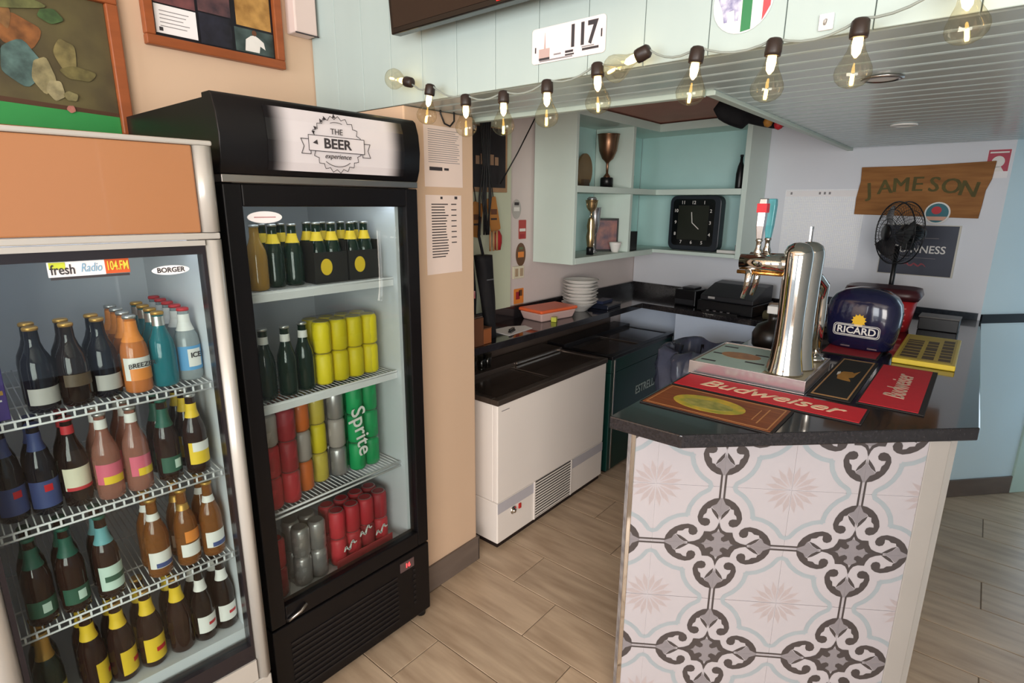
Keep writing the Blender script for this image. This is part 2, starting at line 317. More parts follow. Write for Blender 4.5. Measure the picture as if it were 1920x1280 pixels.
for i in range(-1, 4):
    for j in range(-1, 5):                        # cell between column lines i,i+1 and row lines j (top), j+1 (bottom)
        sx = 1 if (i+1) % 2 else 0; sz = 0 if (j+1) % 2 else 1
        u0 = max(0, (-.071-i*TW)/TW); u1 = min(1, (.785-i*TW)/TW); zb = Z0-TZ*(j+1)
        v0 = max(0, (.002-zb)/TZ); v1 = min(1, (1.078-zb)/TZ)
        if u1-u0 < .03 or v1-v0 < .03: continue
        key = (sx, sz, round(u0, 3), round(u1, 3), round(v0, 3), round(v1, 3))
        if key not in tc: tc[key] = tile_mesh(*key)
        p = FP+FD*(i*TW); link('tile', tc[key], bar, (p.x, p.y, zb), FA)
# ------------------------------------------------------------------ silver fridge with glass door
FR1 = (.645, 1.52, 0); FR1R = R(-4)
f1 = thing('display_fridge', 'silver-framed glass door fridge full of bottles with orange header panel', 'fridge', FR1, FR1R)
SILV = mat('silver_white_frame', '#bfbab3', .28, .25, var=.05, scale=4); INNER = mat('fridge_liner', '#d5d6da', .4, var=.05); GASK = mat('black_gasket', '#17161a', .4, var=.2)
SEAL = mat('dark_door_border', '#241f23', .25, var=.15)
WIRE = mat('white_wire', '#e4e2e4', .35, var=.05)
mb = MB(); t = .035                                          # hollow cabinet
mb.box(-.598, -.002, .62, .65, .10, 1.86); mb.box(-.598, -.560, .06, .62, .10, 1.86); mb.box(-.040, -.002, .06, .62, .10, 1.86); mb.box(-.560, -.040, .06, .62, .10, .455); mb.box(-.560, -.040, .06, .62, 1.68, 1.86)
mb.obj('cabinet', INNER, f1)
MB().box(-.59, -.01, .08, .64, .001, .10).obj('plinth', BLACK, f1)
hd = MB().box(-.56, -.045, .0, .055, 1.672, 1.882).obj('header_panel', mat('orange_header', '#a9734c', .2, var=.08, scale=1.5, coat=.25), f1, bevel=.004); hd['label'] = 'glossy orange header panel'
MB().box(-.602, .002, -.004, .62, 1.8825, 1.895).obj('top_cap', SILV, f1, bevel=.004)
MB().box(-.60, -.002, -.002, .05, 1.655, 1.671).obj('header_rail', SILV, f1, bevel=.003)
for nm, x0, x1 in (('side_post', -.605, -.556), ('side_post', -.046, .003)):
    mb = MB(); mb.prism([(x0, .055), (x1, .055), (x1, .012), (x1-.008, .0), ((x0+x1)/2, -.010), (x0+.008, 0), (x0, .012)], 1.6725, 1.882, sm=True); mb.obj(nm, SILV, f1)
door = MB()
for x0, x1 in ((-.605, -.546), (-.040, .003)):
    door.prism([(x0, .05), (x1, .05), (x1, .012), (x1-.008, .0), ((x0+x1)/2, -.012), (x0+.008, 0), (x0, .012)], .30, 1.653, sm=True)
door.box(-.546, -.040, .0, .05, 1.640, 1.653); door.box(-.546, -.040, .0, .05, .30, .372)
dr = door.obj('door_frame', SILV, f1)
mb = MB(); mb.box(-.546, -.040, .006, .048, 1.618, 1.640); mb.box(-.546, -.040, .006, .048, .372, .425); mb.box(-.546, -.536, .006, .048, .425, 1.618); mb.box(-.048, -.040, .006, .048, .425, 1.618); mb.obj('glass_border', SEAL, dr)
MB().box(-.537, -.047, .020, .026, .424, 1.619).obj('glass_pane', GLASS, dr)
MB().box(-.60, -.0, .0, .06, .105, .297).obj('base_panel', SILV, f1, bevel=.004)
mb = MB()
for k in range(7): mb.box(-.50, -.10, -.004, .0, .13+.02*k, .14+.02*k)
g_ = mb.obj('base_grille', GASK, f1); g_['kind'] = 'stuff'
# stickers on the glass
st = MB().box(-.36, -.255, .0185, .0198, 1.583, 1.616).obj('radio_sticker', PAPER, dr); st['label'] = 'radio station sticker on the glass'
MB().box(-.2549, -.207, .0180, .0192, 1.584, 1.6175).obj('radio_sticker_number', mat('sticker_orange', '#cf5a2c', .5, var=.1), dr)
MB().box(-.357, -.328, .0178, .0186, 1.600, 1.6152).obj('radio_sticker_patch', mat('lime', '#cdd640', .5, var=.05), dr)
MB().box(-.357, -.209, .0178, .0192, 1.577, 1.5825).obj('radio_sticker_strip', INK, dr)
text('fresh', .031, INK, dr, T(-.356, .0172, 1.598) @ FRONT, .01, align='LEFT', sx=.72); text('Radio', .028, mat('sky_print', '#7fa9c4', .5, var=.05), dr, T(-.302, .0172, 1.6) @ FRONT, shear=.3, align='LEFT', sx=.62)
text('104.FM', .030, mat('yellow_print', '#ead24a', .5, var=.05), dr, T(-.253, .0172, 1.601) @ FRONT, .01, align='LEFT', sx=.5)
mb = MB(); disk(mb, -.121, 1.582, .042, .0115, .0185, .0196, 0); mb.obj('oval_sticker', PAPER, dr); text('BORGER', .017, INK, dr, T(-.121, .0178, 1.582) @ FRONT, .02, sx=.95)
mb = MB()                                                    # strip light inside, behind the right post
MB().box(-.54, -.06, .075, .10, 1.655, 1.672).obj('strip_light', mat('led_tube', '#ffffff', .4, emit='#e6f0ff', es=6), f1)
SH1 = (1.262, .995, .722)
for z in SH1:
    mb = MB()
    for zz, yy in ((z-.003, .075), (z-.021, .075)): mb.tube([(-.556, yy, zz), (-.044, yy, zz)], .0028, 6)
    for k in range(24): x = -.55+k*.0218; mb.box(x-.0022, x+.0022, .0735, .0765, z-.021, z-.003)
    for k in range(36): x = -.55+k*.01428; mb.tube([(x, .076, z-.003), (x, .60, z-.003)], .0016, 5)
    for yy in (.2, .4, .6): mb.tube([(-.556, yy, z-.0065), (-.044, yy, z-.0065)], .0025, 6)
    mb.obj('wire_shelf', WIRE, f1)
    if z < 1.2: pass
# ------------------------------------------------------------------ bottles
def gl(name, col, trans=0., rough=.06): return mat(name, col, rough, trans=trans, ior=1.33, var=.1, coat=.3)
BROWN = gl('brown_glass', '#2b1712'); DKBRN = gl('dark_brown_glass', '#1b0f0e'); GREENG = gl('dark_green_glass', '#14261c'); NAVYG = gl('navy_glass', '#12141f'); AMB = gl('amber_drink', '#a8672f', .55); PINKC = gl('pink_drink', '#c98a78', .6)
ORNG = gl('orange_drink', '#e08445', .3); TEALD = gl('teal_drink', '#1f7f8c', .3); CLR = gl('clear_drink', '#cfd8dc', .6); CIDER = gl('blond_drink', '#b88a3e', .3)
def m_(n, c): return mat(n, c, .5, var=.06, scale=20)
YEL = m_('yellow_label', '#edc62f'); MINTL = m_('mint_label', '#c9e0d4'); CREML = m_('cream_label', '#e3dcc4'); BLUL = m_('blue_label', '#3f4f86'); WHTL = m_('white_label', '#e9e5e0'); GRNF = m_('green_foil', '#1f5a4a'); GOLDF = mat('gold_foil', '#c99a4e', .35, .6, var=.1); REDC = m_('red_cap', '#c53039'); SILC = mat('silver_cap', '#c7c4bf', .3, .8, var=.1); ORL = m_('orange_label', '#e98b3a'); PINKL = m_('pink_label', '#d9657c'); PURP = m_('purple_card', '#43307a'); DGR = m_('grey_label', '#b6b2ae'); BLK = m_('black_cap', '#1a1a1c'); DGRN = m_('dark_green_label', '#2e5a47')
LONG = [(.026, 0), (.030, .004), (.0305, .02), (.0305, .120), (.027, .140), (.017, .168), (.0135, .185), (.0125, .222), (.0138, .224), (.0138, .230)]
STUB = [(.027, 0), (.0315, .005), (.032, .02), (.032, .105), (.029, .125), (.019, .148), (.0145, .165), (.0135, .192), (.0145, .194), (.0145, .200)]
FAT = [(.027, 0), (.0313, .005), (.0318, .02), (.0318, .115), (.029, .138), (.020, .165), (.0155, .185), (.014, .225), (.015, .227), (.015, .235)]
#       profile, glass, cap, body label (z0,z1,mat), second print (z0,z1,mat,half-width), neck label (z0,z1,mat)
KINDS = {
 'orange': (STUB, ORNG, SILC, (.035, .095, WHTL), (.035, .066, ORL, .9), (.135, .188, ORL)),
 'teal': (STUB, TEALD, GOLDF, None, None, (.165, .19, SILC)),
 'ice': (STUB, CLR, REDC, (.030, .098, m_('ice_blue', '#5f9fd0')), (.04, .09, WHTL, .55), (.14, .185, WHTL)),
 'dark': (STUB, NAVYG, GOLDF, (.02, .06, DGR), None, None),
 'dark2': (STUB, DKBRN, GOLDF, (.05, .08, m_('bronze_label', '#5a4a3a')), None, None),
 'navy': (LONG, NAVYG, BLUL, (.02, .09, BLUL), (.062, .080, RED, .28), (.165, .21, BLUL)),
 'redwine': (LONG, DKBRN, REDC, (.045, .105, CREML), (.045, .054, REDC, 1.2), (.19, .212, REDC)),
 'pink': (LONG, PINKC, SILC, (.045, .1, PINKL), (.045, .066, YEL, .8), (.19, .215, WHTL)),
 'brownyel': (LONG, BROWN, SILC, (.03, .095, YEL), (.068, .095, WHTL, 1.0), (.165, .205, YEL)),
 'greenneck': (LONG, BROWN, GRNF, (.025, .07, DGRN), (.035, .06, MINTL, .3), (.155, .205, GRNF)),
 'mint': (LONG, BROWN, GRNF, (.025, .095, MINTL), (.05, .066, DGRN, .95), (.155, .2, m_('aqua_neck', '#6aa9b0'))),
 'amber': (LONG, AMB, GOLDF, (.03, .08, WHTL), (.032, .046, BLUL, .8), (.17, .19, WHTL)),
 'amberor': (LONG, AMB, GOLDF, (.03, .07, WHTL), (.075, .11, ORL, .9), (.17, .19, GOLDF)),
 'foil': (FAT, GREENG, GOLDF, (.03, .085, m_('olive_label', '#b3a045')), (.045, .07, GRNF, .6), (.165, .225, GOLDF)),
 'lemon': (FAT, BROWN, GOLDF, (.02, .095, YEL), (.048, .062, RED, .45), (.165, .21, YEL)),
 'whiteoval': (LONG, DKBRN, BLK, (.03, .085, WHTL), (.052, .062, REDC, .4), (.165, .2, WHTL)),
 'tonic': (STUB, GREENG, SILC, (.04, .09, YEL), None, (.14, .17, YEL)),
 'greenbig': (FAT, GREENG, SILC, None, None, (.185, .21, WHTL)),
 'blond': (STUB, CIDER, SILC, None, None, None),
}
KM = {}
def rad_at(prof, z):
    for (r0, z0), (r1, z1) in zip(prof, prof[1:]):
        if z0 <= z <= z1 and z1 > z0: return r0+(r1-r0)*(z-z0)/(z1-z0)
    return prof[-1][0]
def kind_meshes(k):
    if k in KM: return KM[k]
    prof, g, cap, lab, pr, nk = KINDS[k]; out = [('glass_body', MB().lathe(prof, 20).mesh('glass_body', g))]
    top = prof[-1][1]; r = prof[-1][0]
    out.append(('cap', MB().lathe([(r+.0008, top-.006), (r+.0012, top), (r-.001, top+.0025)], 16).mesh('cap', cap)))
    fr = -math.pi/2
    def band(z0, z1, hw, off, m, nm):
        n = 4; mb = MB()
        for i in range(n):
            a, b = z0+(z1-z0)*i/n, z0+(z1-z0)*(i+1)/n; mb.arc_band(rad_at(prof, a)+off, a, b, fr-hw, fr+hw, 14, 0, rad_at(prof, b)+off)
        return (nm, mb.mesh(nm, m))
    if lab: out.append(band(lab[0], lab[1], 1.35, .0006, lab[2], 'label'))
    if pr: out.append(band(pr[0], pr[1], pr[3], .0011, pr[2], 'label_print'))
    if nk: out.append(band(nk[0], nk[1], math.pi, .0007, nk[2], 'neck_label'))
    KM[k] = out; return out
def bottle(k, loc, label, group, rz=0):
    t = thing('bottle', label, 'bottle', loc, rz, group)
    for nm, me in kind_meshes(k): link(nm, me, t)
    return t
ORD = ['front', 'second', 'third', 'fourth', 'fifth']
IN1 = Vector((-math.sin(FR1R), math.cos(FR1R), 0))            # into the fridge
LAST = {}
def column(k, px, py, z, n, desc, shelf, pitch=.068, turn=0):
    p = onz(px, py, z); d = p-Vector(FR1); ex = Vector((math.cos(FR1R), math.sin(FR1R), 0))
    lx, ly, r = d.dot(ex), d.dot(IN1), KINDS[k][0][3][0]
    lx = min(max(lx, -.545+r), -.052-r); ly = max(ly, .083+r)
    if n == 1: ly = .083+3*r+.006
    elif z in LAST and lx-LAST[z][0] < r+LAST[z][1]+.0015: lx = LAST[z][0]+r+LAST[z][1]+.0015
    if n > 1: LAST[z] = (lx, r)
    p = Vector(FR1)+ex*lx+IN1*ly+Vector((0, 0, z)); pitch = max(pitch, 2*r+.002)
    for i in range(n):
        q = p+IN1*pitch*i; lab = f'{desc}, {ORD[i]} in row, silver fridge {shelf}' if n > 1 else f'{desc}, silver fridge {shelf}'
        b = bottle(k, q, lab, 'bottles in the silver fridge', FR1R+R(25)+turn+random.uniform(-.25, .25))
        if k == 'orange' and i == 0: text('BREEZER', .017, INK, b, T(0, -.0335, .075) @ FRONT, .01, name='label_print')
        if k == 'ice' and i == 0: text('ICE', .020, INK, b, T(.002, -.0338, .072) @ FRONT, .02, name='label_print')
z = SH1[0]; s = 'top shelf'
column('dark', 88, 770, z, 2, 'dark bottle with grey label beside purple carton', s)
column('dark2', 140, 757, z, 2, 'dark bottle with bronze label', s)
column('dark', 190, 742, z, 2, 'dark grey-label bottle beside orange ones', s)
column('orange', 242, 735, z, 4, 'orange drink bottle', s)
column('teal', 300, 722, z, 4, 'teal drink bottle with gold cap', s)
column('ice', 357, 708, z, 5, 'clear bottle with red cap and blue label', s)
z = SH1[1]; s = 'second shelf'
column('navy', 30, 972, z, 2, 'dark bottle with blue label, leftmost', s); column('navy', 88, 957, z, 2, 'dark bottle with blue label, second column', s)
column('redwine', 152, 940, z, 2, 'dark bottle with cream label and red neck', s)
column('pink', 212, 928, z, 2, 'pink drink bottle, left column', s); column('pink', 266, 912, z, 3, 'pink drink bottle, right column', s)
column('greenneck', 322, 893, z, 2, 'brown bottle left of yellow labels', s); column('brownyel', 378, 884, z, 3, 'brown bottle with yellow label', s)
z = SH1[2]; s = 'third shelf'
column('greenneck', 88, 1172, z, 2, 'green-necked brown bottle, leftmost', s); column('greenneck', 152, 1148, z, 2, 'green-necked brown bottle, second column', s)
column('mint', 218, 1122, z, 2, 'brown bottle with mint label', s); column('amber', 303, 1072, z, 2, 'amber beer bottle with white label, left', s)
column('amberor', 357, 1050, z, 2, 'amber beer bottle with orange band, middle', s); column('amber', 410, 1034, z, 2, 'amber beer bottle with white label, right', s)
z = .4552; s = 'fridge floor'
column('foil', 110, 1340, z, 2, 'gold-necked green bottle', s, .075)
column('lemon', 190, 1300, z, 2, 'brown bottle with yellow neck, third from left', s, .075, R(60)); column('lemon', 244, 1280, z, 2, 'brown bottle with yellow neck, fourth from left', s, .075, R(45))
column('lemon', 298, 1250, z, 2, 'brown bottle with big yellow label facing out', s, .075); column('lemon', 348, 1216, z, 2, 'yellow-necked brown bottle right of big yellow label', s, .075, R(120))
column('whiteoval', 391, 1203, z, 2, 'dark bottle with white oval label, left', s); column('whiteoval', 424, 1168, z, 2, 'dark bottle with white oval label, right', s)
# purple carton
p = Vector(FR1)+Vector((math.cos(FR1R), math.sin(FR1R), 0))*-.463+IN1*.086+Vector((0, 0, SH1[0]+.0005)); cb = thing('purple_carton', 'purple drinks carton at left end of the top shelf in silver fridge', 'carton', p, FR1R)
MB().box(-.09, -.003, 0, .07, 0, .15).obj('box', PURP, cb, bevel=.002); MB().box(-.06, -.008, -.0008, 0, .06, .07).obj('gold_print', GOLDF, cb); MB().box(-.05, -.012, -.0008, 0, .045, .049).obj('white_print', WHTL, cb)
# ------------------------------------------------------------------ black fridge
f2 = thing('beer_fridge', 'tall black glass door fridge with rounded illuminated header sign', 'fridge', (.70, 1.61, 0), 0)
BF = mat('black_fridge', '#110f11', .33, var=.2, scale=3, spec=.3); W_ = .69
mb = MB(); mb.box(0, W_, .66, .69, .12, 2.02); mb.box(0, .05, .05, .66, .12, 2.02); mb.box(W_-.05, W_, .05, .66, .12, 2.02); mb.obj('cabinet', BF, f2)
mb = MB(); mb.box(.052, W_-.052, .64, .658, .30, 1.78); mb.box(.051, .066, .052, .64, .30, 1.78); mb.box(W_-.066, W_-.051, .052, .64, .30, 1.78); mb.box(.066, W_-.066, .052, .64, .30, .37); mb.box(.066, W_-.066, .052, .64, 1.765, 1.78); mb.obj('liner', INNER, f2)
mb = MB(); prof = [(.06, 1.822), (.0, 1.822), (-.014, 1.86), (-.02, 1.92), (-.014, 1.98), (.0, 2.022), (.012, 2.032), (.06, 2.032)]
mb.loft([[(x, y, z) for y, z in prof] for x in (-.002, W_+.002)], 0, True, True); hdr = mb.obj('header_sign', BF, f2, bevel=.003)
SIGN = mat('sign_white', '#d9d3d6', .3, var=.03)
N_ = SIGN.node_tree.nodes; L_ = SIGN.node_tree.links       # printed soft-edged white field on the black header
b_ = N_['Principled BSDF']; tc_ = N_.new('ShaderNodeTexCoord'); sp_ = N_.new('ShaderNodeSeparateXYZ'); L_.new(tc_.outputs['Generated'], sp_.inputs[0])
ma = N_.new('ShaderNodeMath'); ma.operation = 'SUBTRACT'; ma.inputs[1].default_value = .5; L_.new(sp_.outputs[0], ma.inputs[0]); mb2 = N_.new('ShaderNodeMath'); mb2.operation = 'ABSOLUTE'; L_.new(ma.outputs[0], mb2.inputs[0])
mr_ = N_.new('ShaderNodeMapRange'); mr_.interpolation_type = 'SMOOTHSTEP'; mr_.inputs[1].default_value = .33; mr_.inputs[2].default_value = .48; L_.new(mb2.outputs[0], mr_.inputs[0])
mx_ = N_.new('ShaderNodeMix'); mx_.data_type = 'RGBA'; mx_.inputs['A'].default_value = lin('#d9d3d6'); mx_.inputs['B'].default_value = lin('#151316'); L_.new(mr_.outputs[0], mx_.inputs['Factor']); L_.new(mx_.outputs['Result'], b_.inputs['Base Color'])
mb = MB(); fp_ = [(-.0150, 1.862), (-.0205, 1.92), (-.0150, 1.978), (-.0045, 2.012)]; fp_ = [(-.006, 1.838)]+fp_
mb.loft([[(x, y-.0012, z) for y, z in fp_] for x in (.13, .62)], 0, False, False, None, False); pn = mb.obj('sign_face', SIGN, hdr)
def hy(z): return -.0222-.0008 if True else 0
# bottle-cap badge with ribbon and lettering
mb = MB(); cx, cz = .352, 1.921
cap_pts = [(cx+(.080+.005*math.cos(i*2*math.pi/4))*math.cos(2*math.pi*i/84)*1.06, cz+(.080+.005*math.cos(i*2*math.pi/4))*math.sin(2*math.pi*i/84)*.98) for i in range(85)]
stroke(mb, cap_pts, .0016, -.0245, -.0238)
def rect(m, x0, x1, z0, z1, w): stroke(m, [(x0, z0), (x1, z0), (x1, z1), (x0, z1), (x0, z0)], w, -.0262, -.0256)
mb2_ = MB(); poly(mb2_, [(cx-.098, cz-.022), (cx+.098, cz-.022), (cx+.098, cz+.022), (cx-.098, cz+.022)], -.0256, -.0246); mb2_.obj('ribbon', mat('ribbon_white', '#d9d3d6', .3, var=.02), hdr)
rect(mb, cx-.098, cx+.098, cz-.022, cz+.022, .0018)
for s_ in (-1, 1):
    stroke(mb, [(cx+s_*.098, cz+.010), (cx+s_*.122, cz+.010), (cx+s_*.113, cz-.011), (cx+s_*.122, cz-.032), (cx+s_*.092, cz-.032), (cx+s_*.092, cz-.022)], .0018, -.0245, -.0238)
for a in (95, 118, 128, 148, 158): poly(mb, [(cx+.083*math.cos(R(a-4)), cz+.078*math.sin(R(a-4))), (cx+.092*math.cos(R(a)), cz+.09*math.sin(R(a))), (cx+.083*math.cos(R(a+4)), cz+.078*math.sin(R(a+4)))], -.0245, -.0238)
poly(mb, [(cx-.085, cz+.0), (cx-.068, cz-.004), (cx-.07, cz+.010)], -.0268, -.0262)
stroke(mb, arcp(cx, cz+.01, .075, 235, 305, 8), .0018, -.0245, -.0238); stroke(mb, arcp(cx, cz+.0, .065, 72, 108, 6), .0016, -.0245, -.0238)
mb.obj('badge', INK, hdr)
text('THE', .024, INK, hdr, T(cx, -.0245, cz+.037) @ FRONT); text('BEER', .040, INK, hdr, T(cx, -.0266, cz) @ FRONT, .025, sx=1.12); text('experience', .021, INK, hdr, T(cx, -.0245, cz-.035) @ FRONT, .0, .35)
MB().box(0, W_, -.002, .05, 1.800, 1.8215).obj('header_rail', STEEL, f2, bevel=.002)
mb = MB(); mb.box(0, .052, 0, .045, .36, 1.797); mb.box(W_-.055, W_, 0, .045, .36, 1.797); mb.box(.052, W_-.055, 0, .045, 1.735, 1.797); mb.box(.052, W_-.055, 0, .045, .36, .425); d2_ = mb.obj('door_frame', BF, f2, bevel=.004)
MB().box(.051, W_-.054, .014, .020, .424, 1.736).obj('glass_pane', GLASS, d2_)
mb = MB(); disk(mb, .118, 1.705, .052, .017, .0115, .0138); mb.obj('oval_sticker', PAPER, d2_); MB().box(.085, .15, .0108, .0116, 1.7035, 1.7065).obj('sticker_print', mat('faint_red', '#c08a8c', .5, var=.1), d2_)
MB().box(0, W_, .0, .66, .03, .352).obj('base_panel', BF, f2, bevel=.004)
mb = MB()
for k in range(10): mb.box(.06, .52, -.003, 0, .07+k*.022, .078+k*.022)
for k in range(7): mb.box(.60, .612, -.002, 0, .10+k*.026, .112+k*.026)
g2 = mb.obj('base_grille', GASK, f2); g2['kind'] = 'stuff'
th_ = MB().box(.535, .605, -.004, 0, .285, .325).obj('thermostat', mat('display_dark', '#5d4a4a', .3, var=.1), f2); text('16', .026, mat('led_red', '#ff5a5a', .4, emit='#ff3038', es=2.2), th_, T(.572, -.0048, .305) @ FRONT, .02)
MB().tube([(.055, -.006, .372), (.10, -.010, .385), (.125, -.008, .40)], .006, 8).obj('hinge_key', STEEL, f2)
for x, y0 in ((.01, .03), (W_-.05, .03), (.01, .6), (W_-.05, .6)): MB().lathe([(.02, .001), (.02, .03)], 12, (x+.02, y0, 0)).obj('foot', BLACK, f2)
MB().box(.08, W_-.08, .058, .085, 1.745, 1.76).obj('strip_light', MATS['led_tube'], f2)
mb = MB(); mb.lathe([(.055, 0), (.055, .02)], 28, (0, 0, 0), 0, T(.135, .63, 1.66) @ Matrix.Rotation(R(90), 4, 'X')); mb.obj('fan_vent', GASK, f2)
SH2 = (1.474, 1.109, .727)
for i, z in enumerate(SH2):
    mb = MB()
    if i < 2: mb.box(.068, W_-.068, .075, .08, z-.028, z+.004)
    for zz in (z-.003,)+((z-.02,) if i == 2 else ()): mb.tube([(.066, .078, zz), (W_-.066, .078, zz)], .004, 6)
    for k in range(34): x = .075+k*.0163; mb.tube([(x, .08, z-.003), (x, .62, z-.003)], .0018, 5)
    mb.obj('wire_shelf', WIRE, f2)
# ------------------------------------------------------------------ packs in the black fridge
CANM = {}
def can_mesh(m, hgt=.115, r=.0325):
    k = (m.name, hgt)
    if k not in CANM: CANM[k] = MB().lathe([(r-.006, 0), (r, .008), (r, hgt-.014), (r-.006, hgt-.002)], 18).lathe([(r-.006, hgt-.002), (r-.008, hgt), (r-.010, hgt-.003), (.001, hgt-.003)], 18, (0, 0, 0), 1, None, False).mesh('can', [m, SILC])
    return CANM[k]
FILM = pane_mat('shrink_film', '#f2f2f2', 1.25, .12)
def pack(label, loc, cols, nx, ny, nz, film=True, hgt=.115, d=.066, cat='drinks pack'):
    t = thing('can_pack', label, cat, loc, 0, 'packs in the black fridge')
    for k in range(nz):
        for j in range(ny):
            for i in range(nx): link('can', can_mesh(cols[(k*nx+i) % len(cols)], hgt), t, (d*(i+.5), d*(j+.5), hgt*k))
    if film:
        mb = MB(); w, dd, h = nx*d, ny*d, nz*hgt; rings = []
        for zz in [h*i/10 for i in range(11)]:
            ring = []
            for i in range(24):
                a = 2*math.pi*i/24; ca, sa = math.cos(a), math.sin(a); q = (abs(ca)**4+abs(sa)**4)**-.25; wob = .002*math.sin(i*2.3+zz*90)
                ring.append((w/2+(w/2+.002+wob)*ca*q, dd/2+(dd/2+.002+wob)*sa*q, zz+.0005))
            rings.append(ring)
        mb.loft(rings); mb.obj('shrink_wrap', FILM, t)
    return t
YC = m_('yellow_can', '#ecd51f'); RC = m_('red_can', '#c5303a'); OC = m_('orange_can', '#e2702c'); GC = m_('green_can', '#149a58'); SC_ = mat('silver_can', '#b9b3b2', .3, .6, var=.08); YO = m_('amber_can', '#d9c04a'); DKR = m_('deep_red_can', '#a32a33'); CLRC = mat('clear_can', '#b7aaa3', .3, var=.15)
b2 = 'bottles in the black fridge'
p = onz(527, 548, SH2[0]+.001); bottle('blond', (.832, 1.73, SH2[0]+.0045), 'blond drink bottle at left of the top shelf in black fridge', b2)
for i, x in enumerate((.905, .972)):
    for j in range(2): bottle('tonic', (x, 1.76+.07*j, SH2[0]+.0045), ('left' if i == 0 else 'right')+' dark loose bottle, '+('front' if j == 0 else 'back')+', beside black cartons in fridge', b2, R(150))
CART = m_('black_carton', '#26221f')
for i, x in enumerate((1.02, 1.155)):
    t = thing('bottle_carrier', ('left' if i == 0 else 'right')+' black carton of tonic bottles with yellow oval in black fridge', 'bottle carton', (x, 1.715, SH2[0]+.0045), 0, 'tonic cartons')
    MB().box(0, .128, 0, .002, 0, .105).box(0, .128, .126, .128, 0, .105).box(0, .002, .002, .126, 0, .14).box(.126, .128, .002, .126, 0, .14).box(.002, .126, .002, .126, 0, .002).obj('carton', CART, t)
    mb = MB(); disk(mb, .045, .055, .022, .028, -.0012, -.0002); mb.obj('yellow_oval', YEL, t)
    for k in range(4):
        bt = link('bottle', kind_meshes('tonic')[0][1], t, (.035+.058*(k % 2), .035+.058*(k//2), .003)); link('cap', kind_meshes('tonic')[1][1], bt); link('neck_label', kind_meshes('tonic')[3][1], bt)
z = SH2[1]+.0045
pack('shrink-wrapped pack of yellow cans stacked two high in black fridge', (1.015, 1.72, z), [YC], 4, 2, 2)
for i, (x, y) in enumerate(((.80, 1.75), (.870, 1.74), (.940, 1.75))): bottle('greenbig', (x+.035, y, z), ['leftmost', 'middle', 'rightmost'][i]+' tall green bottle beside the yellow cans in black fridge', b2)
z = SH2[2]+.001
pack('stack of red cans at left end of third shelf in black fridge', (.776, 1.70, z), [RC, RC, RC, DKR, CLRC, DKR], 2, 2, 3)
pack('stack of orange cans with clear tops on third shelf of black fridge', (.916, 1.74, z), [OC, CLRC, OC, OC, CLRC, CLRC], 1, 3, 3)
pack('stack of yellow cans on third shelf of black fridge', (.99, 1.76, z), [YO, YC, YO], 1, 3, 3)
pack('stack of silver cans between yellow and green on third shelf', (1.065, 1.75, z), [SC_, CLRC, SC_], 1, 3, 3)
t = pack('stack of green cans with white vertical lettering on third shelf', (1.14, 1.735, z), [GC], 2, 3, 3)
text('Sprite', .085, WHTL, t, T(.032, -.006, .165) @ FRONT @ Matrix.Rotation(R(-82), 4, 'Z'), .01)
z = .3705
pack('pack of deep red cans at left on the floor of black fridge', (.772, 1.72, z), [DKR, RC], 1, 2, 2)
pack('tall stack of silver cans with red print on floor of black fridge', (.868, 1.72, z), [SC_], 2, 2, 2)
t = pack('wrapped stack of red cola cans at right on floor of black fridge', (1.02, 1.72, z), [RC, RC, DKR, RC, RC], 4, 2, 2)
for i in range(3):
    mb = MB(); stroke(mb, [(.035+.075*i+.008*k, .06+.03*(i % 2)+.012*math.sin(k*1.7)+.004*k) for k in range(8)], [.004, .009, .005, .01, .005, .009, .004, .003], -.005, -.0035); mb.obj('white_script', WHTL, t)
MB().box(.0, .264, -.006, -.003, .002, .035).obj('tray_lip', m_('red_tray', '#c8434a'), t)
# ------------------------------------------------------------------ back counter
bc = thing('back_counter', 'L-shaped black granite back counter along the rear walls', 'counter', (0, 0, 0))
fy = 1.93; cz = 1.02
def w2o(y, o): v = w2(y, 0, o); return (v.x, v.y)
xf = .49
MB().prism([(1.825, fy), (w2o(fy, xf)[0], fy), w2o(.86, xf), w2o(.86, .003), w2o(2.292, .003), (1.825, 2.294)], cz-.04, cz).obj('worktop', GRAN, bc, bevel=.003)
mb = MB(); mb.prism([w2o(.86, .003), w2o(2.292, .003), w2o(2.292, .022), w2o(.86, .022)], cz+.0005, cz+.085); mb.prism([(1.825, 2.272), w2o(2.272, .023), (w2o(2.272, .023)[0], 2.294), (1.825, 2.294)], cz+.0005, cz+.085); mb.obj('backsplash', GRAN, bc)
mb = MB(); mb.prism([w2o(1.60, xf-.03), w2o(.9, xf-.03), w2o(.9, .01), w2o(1.60, .01)], .001, cz-.0405); mb.obj('white_base', mat('base_white', '#d9e6fa', .5, var=.04), bc)
mb = MB(); mb.prism([w2o(2.265, .01), w2o(1.605, .01), w2o(1.605, .2), w2o(2.265, .2)], .001, cz-.0405); mb.obj('base_end', MATS['base_white'], bc)
MB().box(1.83, 3.9, 2.215, 2.235, .6, cz-.0405).obj('under_panel', mat('under_counter_steel', '#6b5d55', .35, .5, var=.2, scale=3), bc)
# backsplash strip behind the bar counter on the far wall
mb = MB(); mb.prism([w2o(-.04, .002), w2o(.79, .002), w2o(.79, .02), w2o(-.04, .02)], 1.1205, 1.16); mb.obj('bar_backsplash', mat('blue_granite', '#3c434c', .2, var=.3, scale=60), bar)

